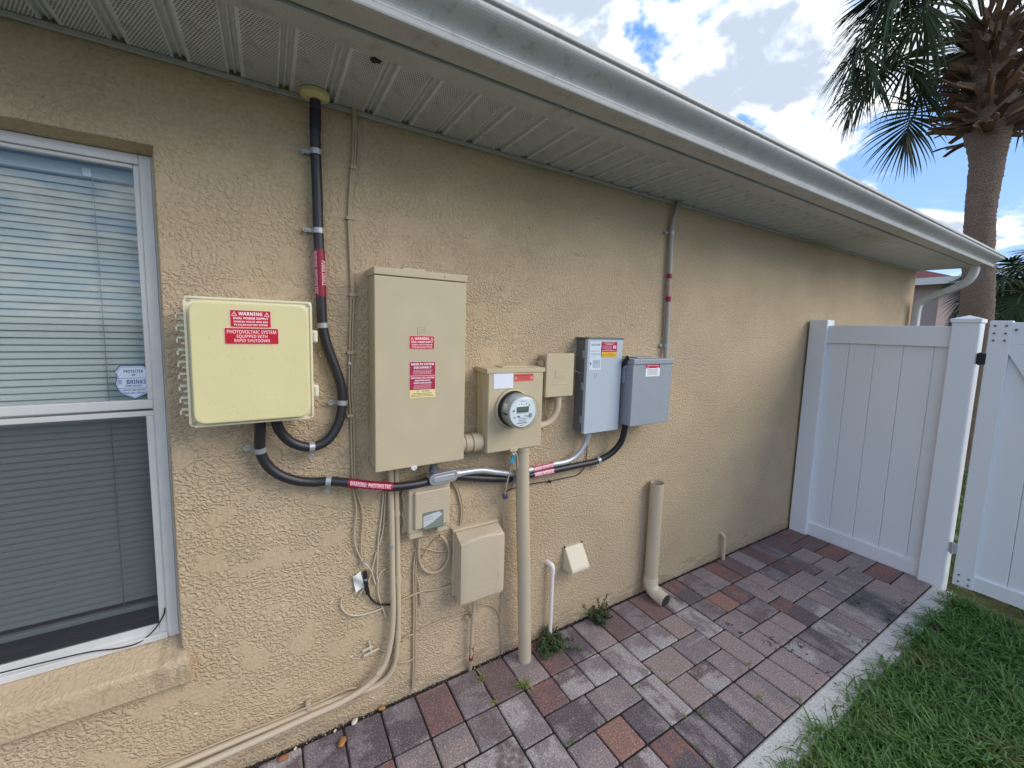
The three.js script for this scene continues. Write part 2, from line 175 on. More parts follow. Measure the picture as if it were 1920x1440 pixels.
const T = {
  warn: canvasTex(512, 232, (g, w, h) => { g.fillStyle = '#f3b9ad'; g.fillRect(0, 0, w, h); g.fillStyle = RD; rr(g, 5, 5, w - 10, h - 10, 14); g.fill(); line(g, 'WARNING', w / 2, 48, 62, 330); tri(g, 52, 50, 54); tri(g, w - 52, 50, 54); line(g, 'DUAL POWER SUPPLY', w / 2, 108, 44, 440); line(g, 'SOURCES: UTILITY GRID AND', w / 2, 155, 32, 430); line(g, 'PV SOLAR ELECTRIC SYSTEM', w / 2, 197, 32, 430); }),
  rapid: canvasTex(640, 192, (g, w, h) => { g.fillStyle = '#f6c9bd'; g.fillRect(0, 0, w, h); g.fillStyle = RD; rr(g, 5, 5, w - 10, h - 10, 12); g.fill(); line(g, 'PHOTOVOLTAIC SYSTEM', w / 2, 46, 54, 590, '#fff', false); line(g, 'EQUIPPED WITH', w / 2, 98, 50, 400, '#fff', false); line(g, 'RAPID SHUTDOWN', w / 2, 148, 50, 460, '#fff', false); }),
  main: canvasTex(384, 520, (g, w, h) => { g.fillStyle = '#f0a9b5'; g.fillRect(0, 0, w, h); g.fillStyle = RD2; g.fillRect(4, 4, w - 8, 192); g.fillRect(4, 208, w - 8, 196); g.fillStyle = '#f0dda0'; g.fillRect(0, 404, w, 116); line(g, 'MAIN PV SYSTEM', w / 2, 36, 42, 350); line(g, 'DISCONNECT', w / 2, 84, 42, 270); bars(g, 40, 120, w - 80, 4, 17, '#f0c4cc', 3); line(g, 'PHOTOVOLTAIC SYSTEM', w / 2, 232, 32, 350); line(g, 'EQUIPPED WITH', w / 2, 270, 30, 240); line(g, 'RAPID SHUTDOWN', w / 2, 306, 30, 270); bars(g, 50, 332, w - 100, 4, 17, '#eebcc6', 4); tri(g, 120, 425, 26, '#4a3d1c'); line(g, 'CAUTION', 235, 426, 27, 140, '#4a3d1c'); bars(g, 20, 452, w - 40, 3, 20, '#6c5c30', 5); }),
  meterRed: canvasTex(512, 150, (g, w, h) => { g.fillStyle = '#d96a5e'; g.fillRect(0, 0, w, h); g.fillStyle = '#c0302c'; g.fillRect(8, 8, w - 16, 28); tri(g, 45, 75, 44, '#f6d0c8'); tri(g, w - 45, 75, 44, '#f6d0c8'); bars(g, 85, 52, w - 170, 4, 21, '#8f2020', 7); }),
  paper: canvasTex(256, 200, (g, w, h) => { g.fillStyle = '#e6e9f2'; g.fillRect(0, 0, w, h); const r = rngOf(3); for (let i = 0; i < 400; i++) { g.fillStyle = `rgba(${190 + 40 * r() | 0},${195 + 40 * r() | 0},${215 + 30 * r() | 0},.25)`; g.fillRect(r() * w, r() * h, 2 + 16 * r(), 1 + 5 * r()); } g.fillStyle = '#a8abb5'; g.fillRect(110, 0, 3, 10); }),
  discon: canvasTex(384, 384, (g, w, h) => { g.fillStyle = RD2; g.fillRect(0, 0, w, 250); g.fillStyle = '#e9b63a'; g.fillRect(0, 250, w, 134); line(g, 'PHOTOVOLTAIC', w / 2, 26, 32, 250, '#f3d5da'); line(g, 'DISCONNECT', w / 2, 62, 34, 180, '#f3d5da'); bars(g, 18, 100, 250, 3, 24, '#e8a8b4', 9); g.fillStyle = '#f4e8ea'; g.fillRect(290, 95, 70, 66); g.fillStyle = RD2; g.fillRect(318, 108, 14, 40); g.fillRect(305, 121, 40, 14); bars(g, 90, 180, 200, 1, 24, '#e8a8b4', 10); bars(g, 20, 208, w - 40, 1, 30, '#f0c8d0', 11); tri(g, 120, 284, 30, '#4b3410'); line(g, 'CAUTION', 225, 285, 28, 130, '#4b3410'); bars(g, 10, 316, w - 20, 2, 28, '#5c4312', 12); }),
  eaton: canvasTex(256, 512, (g, w, h) => { g.fillStyle = '#cfdbe6'; g.fillRect(0, 0, w, h); [['E', 44], ['A', 82], ['T', 116], ['O', 154], ['N', 194]].forEach(([c, x]) => line(g, c, x, 60, 54, 40, '#1d2a33')); bars(g, 20, 160, 210, 2, 18, '#b58d9c', 13); bars(g, 20, 215, 210, 2, 18, '#6e7c88', 14); bars(g, 20, 268, 120, 1, 18, '#8996a0', 15); bars(g, 70, 330, 170, 7, 21, '#414c56', 16); g.fillStyle = '#2a3238'; g.fillRect(18, 375, 24, 44); }),
  greyLab: canvasTex(300, 320, (g, w, h) => { g.fillStyle = '#eef0f2'; g.fillRect(0, 0, w, h); g.fillStyle = '#c02a44'; g.fillRect(0, 0, w, 150); line(g, 'PHOTOVOLTAIC', w / 2, 26, 26, 130); line(g, 'AC DISCONNECT', w / 2, 60, 34, 230); bars(g, 20, 90, w - 40, 1, 30, '#f0c4cc', 18); tri(g, 40, 128, 28); tri(g, w - 40, 128, 28); line(g, 'WARNING', w / 2, 128, 32, 150, '#4a0c18'); bars(g, 30, 172, w - 60, 6, 22, '#56606a', 19); }),
  wrap: canvasTex(768, 256, (g, w, h) => { g.fillStyle = '#8e1730'; g.fillRect(0, 0, w, h); for (let k = 0; k < 2; k++) { line(g, 'WARNING: PHOTOVOLTAIC', w / 2, 36 + k * 128, 56, 700, '#f3c6cf'); line(g, 'POWER SOURCE', w / 2, 92 + k * 128, 54, 460, '#f3c6cf'); } }),
  wrap2: canvasTex(768, 256, (g, w, h) => { g.fillStyle = '#b4556b'; g.fillRect(0, 0, w, h); for (let k = 0; k < 2; k++) { line(g, 'WARNING: PHOTOVOLTAIC', w / 2, 36 + k * 128, 60, 740, '#ffe9ee'); line(g, 'POWER SOURCE', w / 2, 92 + k * 128, 58, 560, '#ffe9ee'); } }),
  wrap3: canvasTex(768, 256, (g, w, h) => { g.fillStyle = '#8e1730'; g.fillRect(0, 0, w, h); g.fillStyle = '#a8877f'; g.fillRect(120, 0, 500, h); for (let k = 0; k < 2; k++) { line(g, 'WARNING: PHOTOVOLTAIC', w / 2, 36 + k * 128, 50, 480, '#cbb6ac'); line(g, 'POWER SOURCE', w / 2, 92 + k * 128, 50, 360, '#cbb6ac'); } }),
  meter: canvasTex(512, 512, (g, w, h) => { g.fillStyle = '#dfe5e8'; g.fillRect(0, 0, w, h); g.fillStyle = '#f3f5f5'; g.fillRect(150, 96, 190, 66); g.fillStyle = '#323a3c'; [[170, 116], [215, 110], [262, 122], [308, 112]].forEach(([x, y], i) => g.fillRect(x, y, 16 + 9 * (i & 1), 16)); bars(g, 180, 70, 150, 1, 22, '#7a8486', 21); g.fillStyle = '#aeb4b0'; g.fillRect(128, 176, 246, 104); g.fillStyle = '#59605c'; g.fillRect(142, 190, 218, 72); g.fillStyle = '#2c3334'; g.fillRect(52, 216, 46, 22); g.fillRect(150, 318, 48, 24); g.fillRect(82, 330, 20, 16); g.fillRect(292, 318, 22, 16); g.fillRect(330, 324, 24, 14); g.fillRect(60, 344, 330, 3); g.strokeStyle = '#3a4142'; g.lineWidth = 10; g.beginPath(); g.arc(408, 318, 30, 0, 7); g.stroke(); g.fillStyle = '#78807f'; g.beginPath(); g.arc(408, 318, 22, 0, 7); g.fill(); g.beginPath(); g.fillStyle = '#4a5254'; g.arc(378, 150, 14, 0, 7); g.fill(); bars(g, 170, 368, 170, 3, 24, '#59646a', 22); bars(g, 140, 440, 210, 1, 34, '#2f3a42', 23); bars(g, 190, 478, 120, 1, 24, '#6b7679', 24); }),
  foil: canvasTex(256, 150, (g, w, h) => { g.fillStyle = '#8f9890'; g.fillRect(0, 0, w, h); g.fillStyle = '#d9dcdf'; g.beginPath(); g.moveTo(0, 30); g.lineTo(200, 8); g.lineTo(246, 40); g.lineTo(120, 96); g.lineTo(0, 130); g.fill(); g.strokeStyle = '#5c645f'; g.lineWidth = 6; g.strokeRect(3, 3, w - 6, h - 6); bars(g, 20, 40, 120, 2, 20, '#b5bbc0', 31); }),
  shield: canvasTex(512, 420, (g, w, h) => { const path = (m) => { const x = (v) => w / 2 + (v - w / 2) * m, y = (v) => h / 2 + (v - h / 2) * m; g.beginPath(); g.moveTo(x(96), y(8)); g.lineTo(x(390), y(8)); g.lineTo(x(496), y(82)); g.quadraticCurveTo(x(440), y(120), x(476), y(180)); g.quadraticCurveTo(x(530), y(280), x(400), y(360)); g.quadraticCurveTo(x(300), y(396), x(262), y(414)); g.quadraticCurveTo(x(230), y(396), x(120), y(360)); g.quadraticCurveTo(x(-10), y(270), x(38), y(170)); g.quadraticCurveTo(x(66), y(120), x(12), y(84)); g.closePath(); }; g.clearRect(0, 0, w, h); path(1); g.fillStyle = '#1b2a66'; g.fill(); path(.955); g.fillStyle = '#ccd6e8'; g.fill(); path(.90); g.strokeStyle = '#3d4a86'; g.lineWidth = 4; g.stroke(); line(g, 'PROTECTED', w / 2 + 4, 80, 46, 330, '#222a4d'); line(g, 'BY', w / 2 + 4, 124, 38, 90, '#222a4d'); g.fillStyle = '#3d4a86'; g.fillRect(60, 158, 400, 4); g.fillStyle = '#6d7aa6'; for (let i = 0; i < 4; i++) g.fillRect(62 + i * 11, 176, 7, 54); line(g, 'BRINKS', 288, 206, 70, 350, '#1c2a7c'); line(g, 'HOME SECURITY', 256, 252, 28, 380, '#2b366c'); g.fillStyle = '#3d4a86'; g.fillRect(52, 276, 416, 4); line(g, 'SERVICE: 800-445-0872', 256, 302, 28, 330, '#3f4a75'); line(g, 'SALES: 800-2-BRINKS', 256, 336, 28, 310, '#3f4a75'); }),
};
// a label wrapped round a conduit: a slightly larger sleeve with its own uv along the run
function sleeve(name, parent, pts, r, tex, turn = 0, n = 24) { const g = new THREE.TubeGeometry(curve(pts), n, r, 20, false), uv = g.attributes.uv; for (let i = 0; i < uv.count; i++) { const u = uv.getX(i), v = uv.getY(i); uv.setXY(i, u, v + turn); } const t = tex.clone(); t.wrapS = t.wrapT = THREE.RepeatWrapping; t.needsUpdate = true; return obj(name, g, new THREE.MeshStandardMaterial({ map: t, roughness: .45 }), parent); }

// ------------------------------------------------------------------ ground
const soilTex = dataTex(512, 512, (i, j) => { const x = i / 512, y = j / 512, v = .5 + .5 * fbm(x * 14, y * 14, 5), s = .5 + .5 * noise(x * 140, y * 140); return [.20 + .12 * v + .08 * s, .19 + .12 * v + .07 * s, .13 + .07 * v + .05 * s]; }, true);
{
  const g = new THREE.PlaneGeometry(240, 240); g.rotateX(-Math.PI / 2); g.translate(0, -.055, 0);
  const uv = g.attributes.uv; for (let i = 0; i < uv.count; i++) uv.setXY(i, uv.getX(i) * 400, uv.getY(i) * 400);
  struct('ground', g, new THREE.MeshStandardMaterial({ map: soilTex, color: lin(.62, .72, .42), roughness: 1 }));
}
const PAVE_END = 3.885, PAVE_Z = .917;
const bedTex = dataTex(512, 512, (i, j) => { const v = .5 + .5 * noise(i / 2.2, j / 2.2), q = .5 + .5 * fbm(i / 40, j / 40, 4); return [.13 + .1 * v * q, .115 + .085 * v * q, .10 + .07 * v * q]; }, true);
const path = new THREE.Group(); path.name = 'paver_path'; path.userData.kind = 'structure'; scene.add(path);
obj('sand_bed', box(-2.4, PAVE_END + .02, -.05, -.0075, .0, PAVE_Z + .002), new THREE.MeshStandardMaterial({ map: again(bedTex, 3, 3), roughness: 1 }), path);
{
  const C = { k: [.42, .385, .395], g: [.56, .52, .52], l: [.70, .675, .66], t: [.64, .575, .56], p: [.635, .565, .545], r: [.56, .42, .39], b: [.49, .405, .395], o: [.62, .48, .43], d: [.48, .42, .415] };
  const recipes = ['kg', 'gk', 'dg', 'bd', 'gt', 'tl', 'pt', 'gl', 'rb', 'tp', 'ld', 'pg', 'oo', 'kr', 'br', 'lg'];
  const mats = recipes.map((rc, n) => {
    const a = C[rc[0]], b = C[rc[1]], sx = n * 13.7;
    const tex = dataTex(256, 256, (i, j) => {
      const x = i / 256, y = j / 256, band = ss(-.34, .38, noise(x * 1.5 + sx, y * 2.9 + sx) + .5 * noise(x * 5 + sx, y * 9) + .25 * noise(x * 20, y * 32 + sx));
      const sp = noise(x * 110 + sx, y * 110), sp2 = noise(x * 48 + sx, y * 48 + 7), wear = ss(.2, .5, fbm(x * 6 + sx, y * 6, 4)), wh = ss(.42, .62, sp2 + .4 * sp) * .13, dk = ss(.3, .6, noise(x * 70 + 5, y * 75 + sx)) * .12;
      return [0, 1, 2].map((c) => { let v = mix(a[c], b[c], band); v = v * (1 + .17 * sp + .1 * sp2) + .05 * wear + wh - dk; return v; });
    }, true);
    return new THREE.MeshStandardMaterial({ map: again(tex, 1, 1), bumpMap: again(orange, 2.2, 2.2), bumpScale: .0014, roughness: .9, color: lin(.88, .87, .87) });
  });
  const M = (rc) => mats[recipes.indexOf(rc)];
  const wallRow = 'kg kg gk rb dg bd gt br kg gt bd dg rb ld kr dg pg rb bd pt br dg bd kr br rb'.split(' ');
  const edgeRow = 'gk kg gt pg pt tp gl gk lg pg tl kg gk pt gt ld bd dg kg kg'.split(' ');
  const loose = ['dg', 'bd', 'gt', 'tl', 'pt', 'gl', 'tp', 'ld', 'pg', 'gk', 'kr', 'pt', 'gt', 'tp'];
  const geos = new Map(); let count = 0;
  const pv = rngOf(991);
  function paver(x0, x1, z0, z1, rc) {
    const J = .0032, w = x1 - x0 - J * 2, d = z1 - z0 - J * 2, variant = Math.floor(pv() * 4), key = [w.toFixed(3), d.toFixed(3), variant].join();
    if (!geos.has(key)) {
      const g = new RoundedBoxGeometry(w, .06, d, 2, .008), p = g.attributes.position, uv = g.attributes.uv, ou = pv() * 5, ov = pv() * 5, sw = pv() < .35, jit = [...Array(8)].map(() => (pv() - .5) * .0022);
      for (let i = 0; i < p.count; i++) {
        const a = p.getX(i), b = p.getY(i), c = p.getZ(i), q = (a > 0 ? 1 : 0) + (c > 0 ? 2 : 0); p.setX(i, a + jit[q] * Math.abs(a) / w * 2); p.setZ(i, c + jit[q + 4] * Math.abs(c) / d * 2);
        uv.setXY(i, (sw ? c : a + b * .5) / .32 + ou, (sw ? a : c + b * .5) / .32 + ov);
      }
      geos.set(key, g);
    }
    const m = obj('paver' + (count ? '_' + String(count).padStart(3, '0') : ''), geos.get(key), M(rc || loose[Math.floor(pv() * loose.length)]), path); count++;
    m.position.set((x0 + x1) / 2, -.03 + (pv() - .5) * .003, (z0 + z1) / 2); m.rotation.set((pv() - .5) * .014, (pv() - .5) * .009, (pv() - .5) * .014);
  }
  const u = .15115, x0 = .066, gx = (k) => x0 + u * k;
  for (let k = -16; k <= 22; k++) { paver(gx(k), k === 22 ? 3.603 : gx(k + 1), .012, .235, k >= 0 && k < wallRow.length ? wallRow[k] : undefined); paver(gx(k), k === 22 ? 3.603 : gx(k + 1), .69, PAVE_Z, k >= 9 ? edgeRow[k - 9] : undefined); }
  const z1 = .235, z2 = .3867, z3 = .5383, z4 = .69, zm = .4625;
  const special = { '5,0': 'gl', '5,1': 'lg', '6,2': 'kg', '6,3': 'kg', '6,4': 'gt', '7,6': 'oo', '7,5': 'gl', '7,7': 'tl', '9,0': 'lg', '10,0': 'pg', '10,1': 'rb', '10,3': 'pt', '10,4': 'gl', '13,0': 'lg', '13,1': 'pt', '14,1': 'rp' };
  for (let n = -5; n <= 6; n++) {
    const k = 1 + 4 * n, a = gx(k), col = (i, dflt) => { const r = special[`${k},${i}`]; return recipes.includes(r) ? r : dflt; };
    const lim = (v) => (v > 3.5 ? 3.603 : v); if (a > 3.5) continue;
    paver(a, gx(k + 1), z1, zm, col(0)); paver(a, gx(k + 1), zm, z4, col(1));
    const s = gx(k + 1), e = gx(k + 4), q = (s + e) / 2;
    for (let i = 0; i < 3; i++) { if (gx(k + 1 + i) > 3.5) continue; paver(gx(k + 1 + i), lim(gx(k + 2 + i)), z1, z2, k === 5 && i === 0 ? 'rb' : k === 13 && i === 1 ? 'oo' : col(2 + i)); paver(gx(k + 1 + i), lim(gx(k + 2 + i)), z3, z4, k === 5 && i === 1 ? 'oo' : col(5 + i)); }
    if (s < 3.5) { paver(s, lim(q), z2, z3, k === 5 ? 'kg' : k === 9 ? 'pt' : undefined); if (q < 3.5) paver(q, lim(e), z2, z3, k === 5 ? 'gt' : k === 9 ? 'gl' : undefined); }
  }
  for (let i = 0; i < 6; i++) paver(3.603, PAVE_END, .012 + i * .1508, .012 + (i + 1) * .1508, ['br', 'bd', 'rb', 'gt', 'rb', 'gt'][i]);
}
// concrete edging
const concTex = dataTex(512, 512, (i, j) => { const x = i / 512, y = j / 512, v = .86 + .06 * fbm(x * 8, y * 8, 4) + .08 * noise(x * 90, y * 90), p = ss(.36, .6, noise(x * 60 + 3, y * 60)) * .14; return [v - p, v * .995 - p, v * .975 - p]; }, true);
{
  const kerb = struct('concrete_edging', extrudeX([[PAVE_Z + .003, -.05], [PAVE_Z + .003, -.006], [PAVE_Z + .01, -.001], [1.03, -.004], [1.06, -.05]], -2.4, 3.86), new THREE.MeshStandardMaterial({ map: again(concTex, 2, 2), bumpMap: again(concTex, 2, 2), bumpScale: .004, roughness: .95, color: lin(.80, .80, .78) }));
}

// ------------------------------------------------------------------ house
const house = thing('house', 'single-storey house with tan stucco wall, perforated eaves and a sash window', 'house');
const HX0 = -3.2, HX1 = 6.25, SOFFY = 2.44, WX0 = -1.22, WX1 = -.283, WY0 = .52, WY1 = 2.178;
{
  const s = new THREE.Shape([V(HX0, -.05, 0), V(HX1, -.05, 0), V(HX1, 2.62, 0), V(HX0, 2.62, 0)].map((v) => new THREE.Vector2(v.x, v.y)));
  s.holes.push(new THREE.Path([[WX0, WY0], [WX0, WY1], [WX1, WY1], [WX1, WY0]].map((v) => new THREE.Vector2(...v))));
  const g = new THREE.ExtrudeGeometry(s, { depth: .2, bevelEnabled: true, bevelSize: .004, bevelThickness: .004, bevelSegments: 2, bevelOffset: -.004 }); g.translate(0, 0, -.204);
  obj('wall', g, STUCCO, house);
  const w2 = mat(lin(.5, .45, .38), .9);
  obj('end_wall', box(HX1 - .2, HX1 - .001, -.05, 2.62, -6, -.21), STUCCO, house);
  obj('inner_wall', [box(HX0, HX0 + .2, -.05, 2.6, -6, -.21), box(HX0, HX1, -.05, 2.6, -6.2, -6.001), box(HX0 + .2, HX1 - .2, -.05, .0, -6, -.21), box(HX0 + .2, HX1 - .2, 2.5, 2.6, -6, -.21), box(.4, .5, 0, 2.5, -6, -.21), box(HX0 + .2, .4, 0, 2.5, -3.2, -3.1)], w2, house);
  obj('roof', extrudeX([[.50, 2.555], [.50, 2.59], [-3.1, 3.75], [-6.9, 2.59], [-6.9, 2.555], [-3.1, 3.70]], HX0 - .2, 6.40), mat(lin(.20, .16, .14), .95), house);
  obj('gable', new THREE.ExtrudeGeometry(new THREE.Shape([[-.36, 2.445], [6.2, 2.62], [6.2, 2.63], [3.1, 3.69], [-.36, 2.56]].map((v) => new THREE.Vector2(...v))), { depth: .1, bevelEnabled: false }).rotateY(Math.PI / 2).translate(6.26, 0, 0), STUCCO, house);
  // splayed plaster round the opening
  obj('window_reveal', [
    new THREE.ExtrudeGeometry(new THREE.Shape([[WX1 + .001, .003], [WX1 - .016, .075], [WX1 + .001, .075]].map((v) => new THREE.Vector2(...v))), { depth: WY1 - WY0, bevelEnabled: false }).rotateX(-Math.PI / 2).translate(0, WY0, 0),
    extrudeX([[-.003, WY1 + .001], [-.075, WY1 + .001], [-.075, WY1 - .012]], WX0, WX1)], PLASTER, house);
  obj('window_sill', extrudeX([[-.11, .46], [-.11, .562], [-.06, .556], [.026, .528], [.034, .522], [.036, .512], [.033, .442], [.026, .435], [-.002, .432], [-.002, .46]], WX0 - .06, WX1 + .022), new THREE.MeshStandardMaterial({ map: sT(stuccoColor), bumpMap: sT(stuccoHeight), bumpScale: .002, roughness: .82 }), house);
  // eaves
  const soffit = part('soffit', house), L = .392;
  const prof = [[0, 0], [.1, 0], [.1035, .015], [.111, .016], [.1145, .007], [.1185, .007], [.122, .016], [.1295, .015], [.133, 0], [.136, 0]];
  const pos = [], uv = [], idx = []; prof.forEach(([x, y]) => { for (const z of [.004, L]) { pos.push(x, y, z); uv.push(x, z); } }); for (let i = 0; i < prof.length - 1; i++) idx.push(2 * i, 2 * i + 2, 2 * i + 1, 2 * i + 1, 2 * i + 2, 2 * i + 3);
  const pg0 = new THREE.BufferGeometry(); pg0.setAttribute('position', new THREE.Float32BufferAttribute(pos, 3)); pg0.setAttribute('uv', new THREE.Float32BufferAttribute(uv, 2)); pg0.setIndex(idx); const pg = pg0.toNonIndexed(); pg.computeVertexNormals();
  let n = 0; for (let x = -.203 + .018 - .136 * 15; x < 6.2; x += .136) { const m = obj('soffit_panel' + (n ? '_' + String(n).padStart(3, '0') : ''), pg, SOFF, soffit); m.position.set(x, SOFFY, 0); n++; }
  obj('wall_trim', [rbox(-2.3, 3.1, SOFFY - .017, SOFFY - .001, .0035, .012, .002), rbox(3.103, 6.24, SOFFY - .0165, SOFFY - .001, .0035, .0125, .002)], FASCIA, house);
  const fa = part('fascia', house);
  obj('fascia_cover', sheet([[.385, SOFFY + .012], [.358, SOFFY + .011], [.356, SOFFY - .002], [.362, SOFFY - .006], [.378, SOFFY - .0065], [.380, SOFFY - .011], [.442, SOFFY - .0125], [.447, SOFFY - .010], [.448, SOFFY + .13]], -2.3, 3.0), FASCIA, fa);
  obj('fascia_cover', sheet([[.385, SOFFY + .0125], [.3585, SOFFY + .0115], [.3565, SOFFY - .001], [.3625, SOFFY - .005], [.3785, SOFFY - .0055], [.3805, SOFFY - .010], [.4425, SOFFY - .0115], [.4475, SOFFY - .009], [.4475, SOFFY + .13]], 2.985, 6.36), FASCIA, fa);
  obj('fascia_board', box(-2.3, 6.34, SOFFY + .02, SOFFY + .12, .405, .446), mat(lin(.4, .33, .25), .9), fa);
  obj('gutter_hanger', [box(-2.3, 6.35, SOFFY + .012, SOFFY + .02, .405, .446)], FASCIA, fa);
}
{ // gutter
  const g = thing('rain_gutter', 'weathered pale metal rain gutter along the edge of the eaves', 'gutter');
  const yb = SOFFY - .004, ogee = [[.452, SOFFY + .11], [.452, yb + .003], [.456, yb], [.532, yb], [.537, yb + .002], [.539, yb + .006], [.541, yb + .0165], [.539, yb + .019]];
  for (let i = 0; i <= 14; i++) { const t = i / 14; ogee.push([.540 + .058 * (t * t * (3 - 2 * t)) + .006 * Math.sin(t * Math.PI) - .004 * Math.sin(t * Math.PI * 2), yb + .02 + .075 * t]); }
  ogee.push([.606, yb + .097], [.608, yb + .1], [.608, yb + .113], [.605, yb + .116], [.592, yb + .115], [.59, yb + .107]);
  obj('trough', sheet(ogee, -2.35, 6.41), GUTTER, g);
  const cap = new THREE.ShapeGeometry(new THREE.Shape([...ogee.slice(1, -2)].map(([z, y]) => new THREE.Vector2(-z, y)))); cap.rotateY(Math.PI / 2); cap.translate(6.409, 0, 0); obj('end_cap', cap, GUTTER, g);
}
{ // downspout
  const d = thing('downspout', 'pale grey metal downspout bending from the gutter back to the wall corner', 'downspout');
  const c = new THREE.CurvePath(), P = [V(6.17, 2.437, .455), V(6.17, 2.40, .455), V(6.17, 2.33, .44), V(6.17, 2.27, .40), V(6.17, 2.225, .33), V(6.17, 2.16, .20), V(6.17, 2.12, .125), V(6.17, 2.075, .075), V(6.17, 2.02, .062), V(6.17, 1.95, .06), V(6.17, 1.0, .06), V(6.17, .2, .06), V(6.17, .08, .08), V(6.17, .05, .15)];
  const cv = curve(P), N = 130, pos = [], uv = [], idx = [], M = 20, fr = cv.computeFrenetFrames(N);
  for (let i = 0; i <= N; i++) {
    const p = cv.getPointAt(i / N), t = cv.getTangentAt(i / N), nrm = V(0, -t.z, t.y).normalize(), wob = (p.y < 2.42 && p.y > 2.24) || (p.y < 2.13 && p.y > 2.0) ? 1 + .05 * (i & 1) : 1;
    for (let j = 0; j <= M; j++) { const a = j / M * Math.PI * 2, cx = Math.sign(Math.cos(a)) * Math.pow(Math.abs(Math.cos(a)), .4) * .044 * wob, cz = Math.sign(Math.sin(a)) * Math.pow(Math.abs(Math.sin(a)), .4) * .033 * wob; pos.push(p.x + cx, p.y + nrm.y * cz, p.z + nrm.z * cz); uv.push(j / M * .3, i / N * 3); }
  }
  for (let i = 0; i < N; i++) for (let j = 0; j < M; j++) { const a = i * (M + 1) + j, b = a + M + 1; idx.push(a, b, a + 1, b, b + 1, a + 1); }
  const g = new THREE.BufferGeometry(); g.setAttribute('position', new THREE.Float32BufferAttribute(pos, 3)); g.setAttribute('uv', new THREE.Float32BufferAttribute(uv, 2)); g.setIndex(idx); g.computeVertexNormals();
  obj('pipe', g, GUTTER, d); obj('strap', rbox(6.115, 6.225, 1.5, 1.53, .002, .098, .003), GUTTER, d);
}

